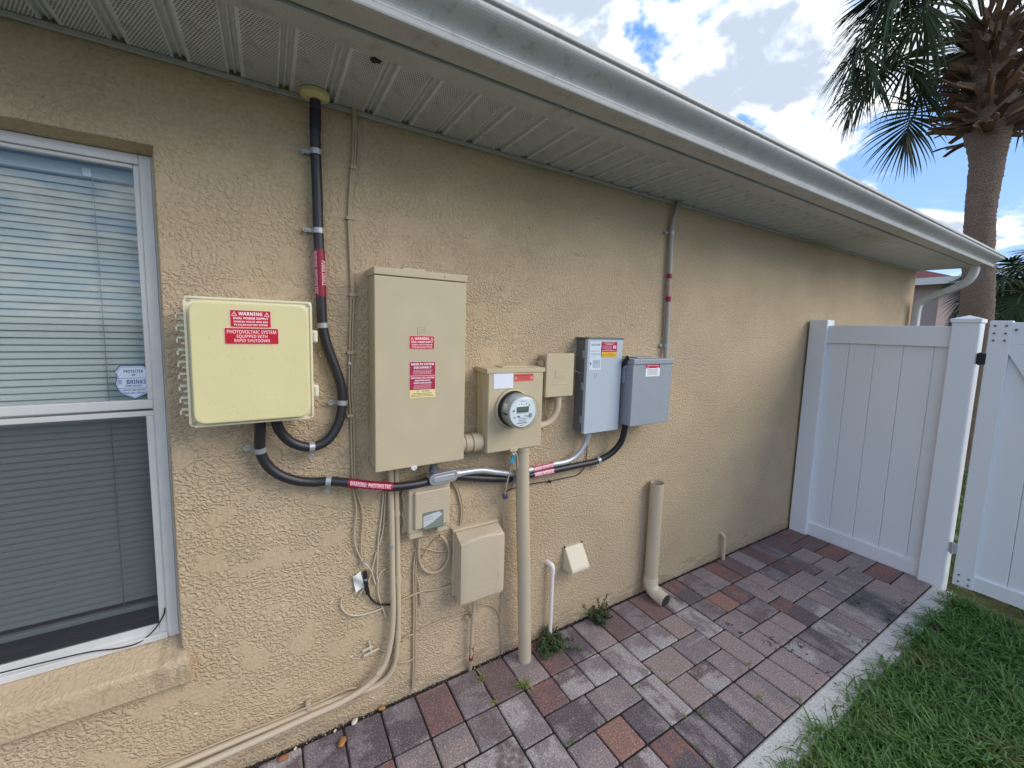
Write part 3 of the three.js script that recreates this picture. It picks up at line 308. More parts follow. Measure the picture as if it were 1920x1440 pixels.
// ------------------------------------------------------------------ window and its blind
{
  const w = part('window', house), zf = -.07, x0 = WX0 + .012, x1 = WX1 - .012, y0 = .558, y1 = WY1 - .013;
  const fr = (a, b, c, d, e, f) => rbox(a, b, c, d, e, f, .003);
  obj('frame', [fr(x1 - .036, x1, y0, y1, -.125, zf), fr(x0, x0 + .036, y0, y1, -.125, zf), fr(x0 + .036, x1 - .036, y1 - .03, y1, -.125, zf - .001), fr(x0 + .036, x1 - .036, y0, y0 + .022, -.125, zf + .004)], ALU, w);
  obj('frame_bead', [fr(x1 - .040, x1 - .0365, y0 + .02, y1 - .03, -.1, zf - .008), fr(x1 - .0095, x1 - .006, y0 + .01, y1 - .005, -.08, zf + .004)], ALU, w);
  const ix0 = x0 + .036, ix1 = x1 - .038, ym = 1.372;
  obj('upper_sash', [fr(ix0, ix1, ym - .004, ym + .026, -.1, zf - .006), fr(ix1 - .014, ix1, ym + .026, y1 - .03, -.1, zf - .009), fr(ix0, ix0 + .014, ym + .026, y1 - .03, -.1, zf - .009), fr(ix0 + .014, ix1 - .014, y1 - .042, y1 - .03, -.1, zf - .009)], ALU, w);
  obj('lower_sash', [fr(ix0, ix1, ym - .030, ym - .012, -.118, zf - .014), fr(ix1 - .022, ix1, y0 + .02, ym - .030, -.118, zf - .014), fr(ix0, ix0 + .022, y0 + .02, ym - .030, -.118, zf - .014), fr(ix0 + .022, ix1 - .022, y0 + .02, y0 + .052, -.118, zf - .016)], ALU, w);
  const glass = new THREE.MeshPhysicalMaterial({ color: lin(.93, .96, .95), roughness: .02, transmission: 1, thickness: 0, ior: 1.5 });
  obj('pane', box(ix0 + .012, ix1 - .012, ym + .02, y1 - .036, -.0885, -.0875), glass, w);
  obj('pane', box(ix0 + .02, ix1 - .02, y0 + .045, ym - .025, -.1045, -.1035), glass, w);
  const mesh = dataTex(64, 64, (i, j) => ((i % 8) < 3 || (j % 8) < 3 ? 1 : 0)); mesh.wrapS = mesh.wrapT = THREE.RepeatWrapping;
  obj('insect_screen', new THREE.PlaneGeometry(ix1 - ix0 - .04, ym - y0 - .07).translate((ix0 + ix1) / 2, (ym + y0) / 2, -.0865), mat(lin(.045, .048, .055), .8, { transparent: true, opacity: .52 }), w);
  obj('sill_seal', [box(ix0, ix1, y0 + .0535, y0 + .06, -.117, -.089)], BLACKD, w);
  const st = Z(210, 684, -.0865), sb = Z(290, 748, -.0865);
  decal('security_sticker', w, T.shield, st.x, sb.x, sb.y, st.y, -.0862, .35, { alphaTest: .5 });
  const cord = thing('cable', 'thin black cable drooping across the bottom of the window screen', 'cable');
  obj('strand', tube([Z(309, 1140, -.08), Z(308, 1150, -.078), Z(290, 1180, -.074), Z(262, 1204, -.066), Z(230, 1214, -.062), Z(170, 1222, -.062), Z(90, 1240, -.062), Z(0, 1262, -.062)], .0022, 60, 6), BLACKD, cord);
  const b = thing('window_blind', 'white mini blind hanging closed behind the sash window', 'blind');
  const sl = mat(lin(.56, .57, .57), .55, { side: THREE.DoubleSide }), bx0 = ix0 + .01, bx1 = ix1 - .005;
  obj('headrail', rbox(bx0, bx1, y1 - .075, y1 - .038, -.175, -.14, .003), sl, b);
  const sp = []; for (let i = 0; i <= 4; i++) { const t = i / 4 - .5; sp.push([t * .0245, .0026 * (1 - 4 * t * t)]); }
  const tilt = 1.12, prof = sp.map(([u, h]) => [u * Math.cos(tilt) + h * Math.sin(tilt), -u * Math.sin(tilt) + h * Math.cos(tilt)]);
  const sg = sheet(prof, bx0, bx1); let n = 0;
  for (let y = y1 - .09; y > y0 + .115; y -= .0213) { const s = obj('slat' + (n ? '_' + String(n).padStart(3, '0') : ''), sg, sl, b); s.position.set(0, y, -.157); s.rotation.z = (rnd() - .5) * .0012; n++; }
  obj('bottom_rail', rbox(bx0, bx1, y0 + .082, y0 + .10, -.170, -.148, .004), sl, b);
  for (const x of [-.455, -1.05]) obj('ladder_cord', box(x - .0012, x + .0012, y0 + .1, y1 - .075, -.1435, -.1425), mat(lin(.28, .29, .3), .8), b);
  obj('valance_clip', rbox(-.475, -.455, y1 - .074, y1 - .048, -.14, -.134, .002), mat(lin(.8, .82, .83), .3), b);
}

// ------------------------------------------------------------------ electrical boxes on the wall
function ring(c, dir, r, w, thick) { const d = dir.clone().normalize(); return cyl(c.clone().addScaledVector(d, -w / 2), c.clone().addScaledVector(d, w / 2), r + thick, r + thick, 20); }
function strap(parent, pts, i, r, ear) {     // one-hole strap: band round the conduit and a screwed ear on the wall
  const c = pts[i], d = pts[Math.min(i + 1, pts.length - 1)].clone().sub(pts[Math.max(i - 1, 0)]).normalize(), g = [ring(c, d, r, .018, .0022)];
  if (ear) { const e = V(ear[0], ear[1], 0).normalize(), a = c.clone().addScaledVector(e, r * .8), b = c.clone().addScaledVector(e, r + .022); a.z = b.z = Math.max(.006, c.z - r + .004); const m = a.clone().add(b).multiplyScalar(.5); const q = new RoundedBoxGeometry(.026, .014, .003, 1, .001); q.rotateZ(Math.atan2(e.y, e.x)); q.translate(m.x, m.y, m.z); g.push(q); const s = new THREE.TorusGeometry(.008, .0026, 6, 12); s.translate(b.x, b.y, b.z + .002); g.push(s); g.push(zcyl(b.x, b.y, b.z, b.z + .005, .004, .003, 10)); }
  return obj('strap', g, ZINC, parent);
}
{ // cream solar enclosure
  const t = thing('junction_enclosure', 'square cream plastic enclosure with two red warning labels beside the window', 'enclosure');
  const x0 = -.212, x1 = .126, y0 = 1.337, y1 = 1.733, z = .16;
  obj('body', rbox(x0 + .016, x1 - .014, y0 + .014, y1 - .014, .004, .122, .012, 3), CREAML, t);
  const lid = part('lid', t);
  obj('rim', [rbox(x0, x1, y0, y1, .112, .134, .007, 3), ...[[x0, x0 + .006], [x1 - .006, x1]].map(([a, b]) => box(a, b, y0 + .012, y1 - .012, .134, .139)), box(x0 + .012, x1 - .012, y1 - .007, y1 - .001, .134, .139), box(x0 + .012, x1 - .012, y0 + .001, y0 + .007, .134, .139)], CREAML, lid);
  const s = new THREE.Shape(), r = .034, a0 = x0 + .014, a1 = x1 - .013, b0 = y0 + .013, b1 = y1 - .016;
  s.moveTo(a0 + r, b0); s.lineTo(a1 - r, b0); s.quadraticCurveTo(a1, b0, a1, b0 + r); s.lineTo(a1, b1 - r); s.quadraticCurveTo(a1, b1, a1 - r, b1); s.lineTo(a0 + r, b1); s.quadraticCurveTo(a0, b1, a0, b1 - r); s.lineTo(a0, b0 + r); s.quadraticCurveTo(a0, b0, a0 + r, b0);
  obj('cover', new THREE.ExtrudeGeometry(s, { depth: .024, bevelEnabled: true, bevelSize: .005, bevelThickness: .004, bevelSegments: 3, bevelOffset: -.005, curveSegments: 8 }).translate(0, 0, .132), CREAM, lid);
  for (const [a, b] of [[x0 + .012, y1 - .012], [x1 - .012, y1 - .012], [x0 + .012, y0 + .012], [x1 - .012, y0 + .012]]) obj('screw', [zcyl(a, b, .132, .1365, .006, .005, 12)], TAND, lid);
  for (let i = 0; i < 9; i++) { const y = y1 - .052 - i * .0365; obj('hinge_knuckle', [rbox(x0 - .026, x0 + .006, y - .004, y + .004, .086, .104, .0015, 1), rbox(x0 - .026, x0 - .021, y - .016, y + .004, .086, .104, .0015, 1), rbox(x0 - .014, x0 + .006, y - .02, y - .013, .09, .11, .0015, 1)], CREAML, t); }
  for (const y of [1.618, 1.432]) obj('latch', [rbox(x1 - .004, x1 + .016, y - .02, y + .02, .085, .139, .003), rbox(x1 + .004, x1 + .013, y - .016, y + .016, .139, .143, .002)], CREAML, t);
  { const h = new THREE.Shape(); h.absarc(0, 0, .016, 0, 7); const hole = new THREE.Path(); hole.absarc(0, 0, .005, 0, 7, true); h.holes.push(hole); const g = new THREE.ExtrudeGeometry(h, { depth: .006, bevelEnabled: false, curveSegments: 12 }); g.translate(x1 + .012, 1.545, .10); obj('padlock_tab', g, CREAML, t); }
  decalPx('warning_label', t, T.warn, 430.5, 580.5, 508.5, 615, .1612); decalPx('warning_label', t, T.rapid, 420, 614, 523, 646, .1612);
}
{ // main panel
  const t = thing('main_panel', 'tall tan breaker panel with red and yellow labels, tallest box on the wall', 'electrical panel');
  const x0 = .331, x1 = .695, y0 = 1.106, y1 = 1.871, z = .125;
  obj('body', rbox(x0 + .004, x1 - .004, y0 + .006, y1 - .004, .0, .112, .004), TAN, t);
  obj('door', rbox(x0, x1, y0, y1 - .028, .106, z, .004), TAN, t);
  obj('top_cap', [rbox(x0 - .002, x1 + .002, y1 - .026, y1 + .002, .0, z + .004, .004)], TAN, t);
  obj('hub_plate', [rbox(x0 + .11, x0 + .2, y1 + .002, y1 + .012, .02, .1, .004)], TAN, t);
  const b = Z(791, 620, z); obj('emblem', [[.017, .013], [.0085, .0055]].map(([o, i]) => { const s = new THREE.Shape([[-o, -o], [o, -o], [o, o], [-o, o]].map((v) => new THREE.Vector2(...v))); s.holes.push(new THREE.Path([[-i, -i], [-i, i], [i, i], [i, -i]].map((v) => new THREE.Vector2(...v)))); return new THREE.ExtrudeGeometry(s, { depth: .0016, bevelEnabled: false }).translate(b.x, b.y, z - .0005); }), TAN, t);
  decalPx('warning_label', t, T.warn, 768, 629.5, 814.5, 654.5, z + .0012); decalPx('disconnect_label', t, T.main, 768, 678.5, 816, 744, z + .0012);
  const k = Z(776, 878, z); obj('latch', [rbox(k.x - .012, k.x + .012, y0 - .008, y0 + .004, z - .004, z + .005, .002), new THREE.TorusGeometry(.007, .0022, 6, 14).translate(k.x, y0 - .004, z + .004)], WHITE, t);
  obj('screw', [zcyl(Z(834, 530, z + .004).x, y1 - .012, z + .003, z + .0065, .004, .003, 8)], TAND, t);
}
{ // meter socket and meter
  const t = thing('meter_socket', 'tan meter socket box carrying the round electric meter', 'meter box');
  const x0 = .806, x1 = 1.098, y0 = 1.112, y1 = 1.487, z = .115;
  obj('body', rbox(x0 + .002, x1 - .002, y0, y1 - .012, .0, z, .003), TAN, t);
  obj('side_flange', [rbox(x0 - .003, x0 + .006, y0 + .004, y1 - .02, .028, .034, .001, 1), rbox(x0 - .002, x0 + .006, y0 + .004, y1 - .02, .078, .083, .001, 1)], TAN, t);
  obj('top_cover', extrudeX([[0, y1 + .004], [0, y1 - .016], [z + .006, y1 - .018], [z + .006, y1 - .002], [z + .001, y1 + .001]], x0 - .006, x1 + .006), TAN, t);
  obj('front_cover', rbox(x0 + .003, x1 - .003, y0 + .004, y1 - .022, z - .002, z + .004, .002), TAN, t);
  obj('hub_plate', [rbox(.89, 1.03, y1 + .001, y1 + .008, .02, .09, .003)], TAN, t);
  const cx = .931, cy = 1.308; obj('meter_collar', new THREE.LatheGeometry([[.079, 0], [.093, 0], [.088, .008], [.084, .014], [.080, .014], [.079, .004]].map((v) => new THREE.Vector2(...v)), 40).rotateX(Math.PI / 2).translate(cx, cy, z + .002), TAN, t);
  obj('latch', [rbox(.925, .965, y0 - .006, y0 + .012, z + .002, z + .008, .002)], TAN, t);
  decalPx('paper_notice', t, T.paper, 926, 701, 962, 727.5, z + .0058); decalPx('warning_label', t, T.meterRed, 964.5, 702, 1000, 713.5, z + .0058);
  const m = thing('electric_meter', 'round glass electric meter with a grey digital display', 'meter');
  const grey = painted(lin(.52, .53, .52), .35, 3);
  obj('rim', new THREE.LatheGeometry([[.074, .0], [.079, .002], [.079, .016], [.0745, .018]].map((v) => new THREE.Vector2(...v)), 40).rotateX(Math.PI / 2).translate(cx, cy, z + .014), BLACKD, m);
  obj('base', new THREE.LatheGeometry([[.001, 0], [.072, 0], [.0705, .078], [.066, .079], [.001, .079]].map((v) => new THREE.Vector2(...v)), 40).rotateX(Math.PI / 2).translate(cx, cy, z + .014), grey, m);
  { const f = new THREE.CircleGeometry(.0655, 40); f.translate(cx, cy, z + .0945); obj('dial_face', f, new THREE.MeshStandardMaterial({ map: T.meter, roughness: .5 }), m); }
  obj('display', rbox(cx - .030, cx + .0285, cy + .005, cy + .024, z + .0945, z + .098, .001), mat(lin(.14, .155, .145), .25), m);
  obj('reset_knob', zcyl(cx + .0395, cy - .0185, z + .0945, z + .1, .008, .007, 16), GREYM, m);
  obj('bar_code_tag', [rbox(cx - .0735, cx - .069, cy + .012, cy + .036, z + .055, z + .078, .001)], WHITE, m);
  obj('side_tag', [rbox(cx - .0738, cx - .0692, cy - .012, cy - .004, z + .05, z + .082, .001)], BLACKD, m);
  const cover = new THREE.LatheGeometry([[.0765, .016], [.0755, .09], [.073, .1], [.066, .106], [.05, .1085], [.001, .1105]].map((v) => new THREE.Vector2(...v)), 40).rotateX(Math.PI / 2).translate(cx, cy, z + .014);
  obj('glass_cover', cover, new THREE.MeshPhysicalMaterial({ color: lin(.96, .98, .98), roughness: .04, transmission: 1, thickness: 0, ior: 1.45 }), m);
  const n = thing('conduit_nipple', 'short thick tan conduit nipple joining breaker panel to meter box', 'conduit', null);
  const a = V(.690, 1.155, .06), b = V(.812, 1.155, .06); obj('pipe', cyl(a, b, .036), TANP, n); obj('locknut', [cyl(V(.722, 1.155, .06), V(.75, 1.155, .06), .040), cyl(V(.757, 1.155, .06), V(.800, 1.155, .06), .042)], TANP, n);
  const u = thing('service_pipe', 'thick tan pipe dropping from the meter box to the pavers', 'pipe');
  obj('pipe', tube([V(1.02, 1.125, .074), V(1.03, .8, .08), V(1.05, .4, .085), V(1.067, -.004, .088)], .0325, 24, 24), TANP, u); obj('collar', cyl(V(1.02, 1.095, .074), V(1.02, 1.114, .074), .038), TANP, u);
  const f = thing('security_seal', 'blue plastic seal tag with wires hanging under the meter box', 'tag');
  const sp = Z(961, 862, .095), q = new RoundedBoxGeometry(.02, .034, .006, 2, .002); q.rotateZ(-.35); q.translate(sp.x, sp.y, sp.z); obj('tag', q, mat(lin(.03, .28, .46), .4), f);
  obj('wire_loop', [tube([Z(962, 852, .11), Z(966, 848, .118), Z(969, 854, .105), Z(971, 866, .1), Z(971, 876, .1)], .0018, 30, 6), new THREE.TorusGeometry(.008, .0022, 6, 14).translate(Z(964, 849, .112).x, Z(964, 849, .112).y, .112)], WHITE, f);
  const gw = thing('ground_wire', 'pale ground wire hanging from the meter box past a purple connector', 'wire');
  obj('strand', tube(pl([[960, 870, .09], [956, 884, .085], [950, 908, .075], [947, 926, .06], [945, 945, .03], [944, 982, .016], [945, 1015, .014], [945, 1050, .014], [943, 1080, .012], [942, 1114, .012], [939, 1163, .012], [941, 1196, .012], [942, 1226, .012]]), .0034, 90, 8), WIRE, gw);
  const cp = Z(947, 930, .058); obj('connector', [rbox(cp.x - .011, cp.x + .011, cp.y - .013, cp.y + .011, cp.z - .009, cp.z + .011, .004), zcyl(cp.x + .003, cp.y + .004, cp.z, cp.z + .018, .006, .005, 10)], mat(lin(.10, .08, .17), .4), gw);
}
{ // small tan box
  const t = thing('tan_breaker_box', 'small tan breaker box between the meter box and light grey switch', 'electrical box');
  const x0 = 1.144, x1 = 1.315, y0 = 1.335, y1 = 1.55, z = .075;
  obj('body', rbox(x0 + .006, x1 - .004, y0 + .006, y1 - .012, 0, z - .012, .003), TAND, t);
  obj('cover', rbox(x0, x1, y0, y1, z - .016, z, .004), TAN, t);
  obj('embossed_plate', [rbox(1.198, 1.262, 1.432, 1.468, z - .002, z + .0014, .001, 1), rbox(1.19, 1.28, 1.395, 1.4035, z - .002, z + .0012, .001, 1), rbox(1.195, 1.275, 1.374, 1.3765, z - .002, z + .001, .0004, 1)], TAN, t);
  obj('hinge_clip', [rbox(x0 - .011, x0 + .004, 1.487, 1.512, .012, .05, .003), rbox(x0 - .02, x0 + .004, 1.418, 1.424, .02, .05, .002), rbox(x0 - .02, x0 + .004, 1.396, 1.402, .02, .05, .002)], TAN, t);
  { const h = new THREE.TorusGeometry(.011, .003, 6, 14, Math.PI); h.scale(1, 1.7, 1); h.translate(1.19, y1 - .004, .03); obj('hanger_loop', h, TAND, t); }
  const p = thing('curved_conduit', 'tan conduit elbow curving from meter box up into small tan breaker box', 'conduit');
  obj('pipe', tube([V(1.094, 1.193, .05), V(1.14, 1.193, .05), V(1.185, 1.203, .05), V(1.222, 1.235, .05), V(1.24, 1.28, .05), V(1.243, 1.342, .045)], .0165, 40, 18), TANP, p); obj('coupling', [cyl(V(1.13, 1.193, .05), V(1.152, 1.194, .05), .0185), cyl(V(1.2425, 1.318, .0465), V(1.243, 1.337, .0455), .019)], TANP, p);
  const w = thing('thin_wire', 'thin tan wire dropping below the small tan breaker box', 'wire'); obj('strand', tube(pl([[1023, 744, .02], [1022, 765, .012], [1024, 785, .012], [1026, 800, .014]]), .003, 24, 6), WIRE, w);
}
{ // light grey safety switch
  const t = thing('light_grey_switch', 'tall light grey safety switch box with white maker label', 'safety switch');
  const x0 = 1.381, x1 = 1.628, y0 = 1.131, y1 = 1.63, z = .095;
  obj('body', rbox(x0 + .006, x1 - .006, y0 + .006, y1 - .008, .0, z - .004, .003), GREYD, t);
  obj('door', rbox(x0, x1, y0, y1 - .004, z - .022, z, .004), GREYL, t);
  obj('top_hood', rbox(x0 - .002, x1 + .002, y1 - .006, y1 + .002, .0, z + .004, .002), GREYD, t);
  for (const y of [1.545, 1.38, 1.205]) obj('hinge', [rbox(x0 - .006, x0 + .008, y - .018, y + .018, z - .034, z - .010, .003), cyl(V(x0 - .004, y - .02, z - .02), V(x0 - .004, y + .02, z - .02), .004, .004, 10)], GREYM, t);
  obj('hasp', [cyl(V(x1, 1.205, z - .03), V(x1 + .014, 1.205, z - .03), .012, .012, 14), rbox(x1, x1 + .01, 1.225, 1.25, z - .04, z - .02, .002)], GALV, t);
  decalPx('maker_label', t, T.eaton, 1106.5, 640, 1126.5, 693.5, z + .0012); decalPx('warning_label', t, T.discon, 1128, 641, 1156, 669.5, z + .0012);
  const e = Z(1116.5, 704, z); { const g = new THREE.TorusGeometry(.011, .0012, 6, 20); g.scale(.8, 1.2, 1); g.translate(e.x, e.y, z + .0005); obj('embossed_oval', g, GREYL, t); }
  const k = thing('cotter_wire', 'bright metal wire end poking between small tan box and light grey switch', 'wire'); obj('strand', cyl(Z(1078, 695, .03), Z(1090, 701, .045), .003, .0025, 8), ZINC, k);
  const n = thing('switch_nipple', 'zinc conduit nipple with locknuts between the two grey switch boxes', 'conduit');
  obj('pipe', cyl(V(x1 - .004, 1.195, .048), V(1.655, 1.195, .048), .017), GALV, n); obj('locknut', [cyl(V(1.631, 1.195, .048), V(1.641, 1.195, .048), .026, .024, 8)], GALV, n);
}
{ // mid grey disconnect
  const t = thing('mid_grey_disconnect', 'mid grey disconnect box with side lever and red-topped label', 'safety switch');
  const x0 = 1.648, x1 = 1.962, y0 = 1.158, y1 = 1.523, z = .158;
  obj('body', rbox(x0 + .003, x1 - .003, y0 + .002, y1 - .012, .0, z - .01, .004), GREYM, t);
  obj('cover', rbox(x0, x1, y0, y1 - .028, z - .02, z, .004), GREYM, t);
  obj('top_hood', [rbox(x0 - .003, x1 + .003, y1 - .03, y1, .0, z + .006, .005), rbox(x0 + .06, x1 - .09, y1, y1 + .006, .02, z - .03, .003)], GREYM, t);
  obj('lever_plate', [rbox(x0 - .008, x0 + .003, 1.385, 1.47, .055, .105, .004), zcyl(x0 - .002, 1.475, .05, .115, .012, .012, 14)], GREYM, t);
  { const g = new RoundedBoxGeometry(.014, .075, .02, 2, .005); g.rotateX(.6); g.translate(x0 - .012, 1.505, .108); obj('lever', g, BLACKD, t); }
  obj('lever_slot', rbox(x0 - .0095, x0 - .004, 1.392, 1.412, .07, .085, .002), BLACKD, t);
  obj('side_latch', [rbox(x1 - .002, x1 + .014, 1.205, 1.30, z - .05, z - .012, .003)], GREYL, t);
  obj('screw', [zcyl(x1 - .11, y0 + .006, z - .002, z + .004, .004, .003, 8), zcyl(x1 - .02, 1.45, z - .002, z + .003, .003, .003, 8)], GALV, t);
  decalPx('warning_label', t, T.greyLab, 1212, 677, 1236.5, 705, z + .0012);
}

// ------------------------------------------------------------------ conduits and cables
{
  const t = thing('black_riser_conduit', 'black flexible conduit looping from the cream enclosure up to the eaves', 'conduit');
  const zz = .032, P = pl([[591, 168, .05], [591, 200, .046], [591, 245, .036], [592, 285, .03], [595, 360, .03], [597, 433, .03], [600, 500, .03], [602, 555, .03], [605, 610, .03], [614, 650, .03], [629, 690, .03], [639, 722, .03], [642, 755, .032], [634, 795, .038], [613, 826, .045], [584, 838, .05], [550, 831, .056], [528, 812, .064], [519, 792, .075], [518, 770, .08]], zz);
  obj('conduit', tube(P, .0172, 190, 18), BLACK, t);
  strap(t, P, 3, .0172, [-1, 0]); strap(t, P, 5, .0172, [-1, .05]); strap(t, P, 8, .0172); strap(t, P, 12, .0172, [-1, 0]); strap(t, P, 15, .0172, [0, -1]);
  sleeve('warning_wrap', t, pl([[599, 468], [600.2, 512], [602.2, 556]], .03), .0182, T.wrap, .535);
  const c = Y(591, 172, 2.438); obj('ceiling_flange', [cyl(V(c.x, 2.437, .05), V(c.x, 2.425, .05), .046, .046, 28), cyl(V(c.x, 2.425, .05), V(c.x, 2.415, .05), .046, .026, 28)], CREAM, t);
  { const j = []; for (let i = 0; i < 1; i++) j.push(cyl(Z(591, 205, .045), Z(591, 243, .036), .0182)); obj('tape', j, BLACKD, t); }
}
{
  const t = thing('black_run_conduit', 'long black conduit running low from the cream enclosure to mid grey disconnect', 'conduit');
  const P = pl([[488, 780, .08], [488, 800, .07], [488, 843, .05], [498, 868, .045], [520, 888, .042], [555, 901, .04], [590, 904, .04], [616, 902, .045], [650, 905, .06], [690, 910, .072], [735, 913, .074], [780, 908, .07], [815, 900, .055], [855, 894, .036], [905, 897, .032], [962, 897, .03], [1000, 889, .03], [1036, 882, .03], [1080, 873, .03], [1122, 863, .032], [1148, 848, .05], [1164, 829, .075], [1171, 806, .09], [1173, 790, .095]]);
  obj('conduit', tube(P, .017, 220, 18), BLACK, t);
  strap(t, P, 2, .017, [-1, .2]); strap(t, P, 7, .017, [0, -1]); strap(t, P, 15, .017, [0, -1]); strap(t, P, 19, .017, [-.3, -1]);
  sleeve('warning_wrap', t, pl([[652, 905.2, .0605], [690, 910, .072], [735, 913, .074]]), .0182, T.wrap, .31); sleeve('warning_wrap', t, pl([[999, 889.2], [1018, 885.5], [1036, 882]], .03), .0182, T.wrap2, .34);
}
{
  const t = thing('metal_conduit', 'grey galvanized conduit rising to the light grey switch from a conduit body', 'conduit');
  const P = pl([[845, 889, .062], [862, 887, .058], [880, 884, .052], [905, 882, .046], [930, 885, .044], [958, 887.5, .044], [985, 883, .044], [1010, 877, .042], [1040, 870, .04], [1062, 865.5, .04], [1078, 857, .042], [1091, 843, .048], [1100, 826, .055], [1103, 808, .06]]);
  obj('conduit', tube(P, .0135, 140, 18), GALV, t); obj('coupling', [cyl(P[0], P[1], .0165), cyl(P[12].clone().lerp(P[13], .45), P[13], .018)], GALV, t);
  strap(t, P, 5, .0135, [.2, 1]); sleeve('warning_wrap', t, pl([[998, 880, .043], [1018, 875.2, .0414], [1036, 871, .0402]]), .0146, T.wrap2, .34);
  const a = Z(812, 896, .062), b = Z(845, 889, .062), d = b.clone().sub(a), L = d.length(), ang = Math.atan2(d.y, d.x), mid = a.clone().add(b).multiplyScalar(.5);
  const oval = (hx, r, dep) => { const s = new THREE.Shape(); s.moveTo(-hx, -r); s.lineTo(hx, -r); s.absarc(hx, 0, r, -Math.PI / 2, Math.PI / 2); s.lineTo(-hx, r); s.absarc(-hx, 0, r, Math.PI / 2, Math.PI * 1.5); const g = new THREE.ExtrudeGeometry(s, { depth: dep, bevelEnabled: true, bevelSize: .002, bevelThickness: .002, bevelSegments: 2, curveSegments: 12 }); g.rotateZ(ang); return g; };
  const body = part('conduit_body', t);
  obj('housing', oval(L / 2, .0205, .034).translate(mid.x, mid.y, .045), GALV, body); obj('cover_plate', oval(L / 2, .0225, .003).translate(mid.x, mid.y, .083), ZINC, body); obj('cover_ridge', oval(L / 2 - .004, .0105, .003).translate(mid.x, mid.y, .0865), GALV, body);
  for (const s of [-1, 1]) obj('screw', zcyl(mid.x + Math.cos(ang) * s * (L / 2 + .012), mid.y + Math.sin(ang) * s * (L / 2 + .012), .085, .0895, .0035, .003, 8), ZINC, body);
  const h = Z(813, 880, .062); obj('hub', [cyl(V(h.x, h.y - .02, .062), V(h.x, 1.112, .062), .016, .016, 16), cyl(V(h.x, h.y - .008, .062), V(h.x, h.y + .004, .062), .022, .022, 8)], GREYD, body);
}
{
  const t = thing('eave_conduit', 'slim grey conduit from the mid grey disconnect up into the eaves', 'conduit');
  const P = pl([[1274, 372, .03], [1270, 388, .03], [1262, 412, .024], [1259, 437, .022], [1256, 500, .022], [1253, 565, .022], [1249, 648, .022], [1248, 680, .03]]);
  obj('conduit', tube(P, .0145, 90, 16), painted(lin(.40, .375, .34), .45, 3, { metalness: .2 }), t); strap(t, P, 3, .0145, [-1, 0]); strap(t, P, 6, .0145, [-1, 0]);
  sleeve('warning_wrap', t, pl([[1255.3, 514], [1254.2, 540], [1253, 566]], .022), .0155, T.wrap3, .46);
}
{
  const A = thing('front_tan_conduit', 'tan conduit in front of its pair, curving from breaker panel along the wall base', 'conduit', null);
  const PA = pl([[733, 872, .03], [733, 918, .03], [735, 1000, .03], [736, 1080, .03], [737, 1150, .032], [733, 1200, .036], [722, 1243, .042], [704, 1272, .048], [680, 1293, .05], [640, 1317, .05], [582, 1343, .05], [507, 1377, .05], [440, 1407, .05], [350, 1447, .05], [200, 1510, .05]]);
  obj('pipe', tube(PA, .0115, 150, 14), TANP, A); obj('coupling', [ring(PA[6].clone().lerp(PA[7], .5), PA[7].clone().sub(PA[6]), .0115, .03, .003), ring(PA[4].clone().lerp(PA[3], .6), V(0, 1, 0), .0115, .012, .001)], TANP, A);
  obj('tape', [cyl(Z(734.5, 1020, .03), Z(734.7, 1028, .03), .0121)], GREYM, A);
  const B = thing('rear_tan_conduit', 'tan conduit behind its pair, curving from breaker panel along the wall base', 'conduit', null);
  const PB = pl([[743, 872, .018], [743, 918, .018], [745, 1000, .018], [746, 1080, .018], [747, 1150, .018], [745, 1205, .018], [738, 1250, .018], [722, 1274, .018], [700, 1289, .018], [657, 1303, .018], [615, 1318, .018], [540, 1349, .018], [440, 1390, .018], [300, 1448, .018], [150, 1510, .018]]);
  obj('pipe', tube(PB, .0115, 150, 14), TANP, B); obj('coupling', [ring(Z(744, 962, .018), V(0, 1, 0), .0115, .022, .003), ring(Z(746, 1085, .018), V(0, 1, 0), .0115, .03, .003), ring(Z(746, 1190, .018), V(0, 1, 0), .0115, .045, .003)], TANP, B);
  const s = Z(580, 1331, .018); { const g = new RoundedBoxGeometry(.016, .06, .026, 2, .003); g.rotateZ(.15); g.translate(s.x, s.y + .006, .016); obj('strap', g, TANP, B); }
  const w = thing('base_wire', 'thin tan wire lying along the top of the wall-base conduits', 'wire');
  obj('strand', tube(pl([[668, 1289, .034], [652, 1292, .034], [640, 1297, .03], [615, 1309, .03], [578, 1325, .034], [540, 1341, .03], [440, 1380, .03], [300, 1438, .03], [150, 1498, .03]]), .0032, 80, 6), WIRE, w);
}
function wire(name, label, runs, r, m, cat = 'wire', group) { const t = thing(name, label, cat, group); for (const q of runs) obj('strand', tube(pl(q, r + .006), r, q.length * 7, 8), m, t); return t; }
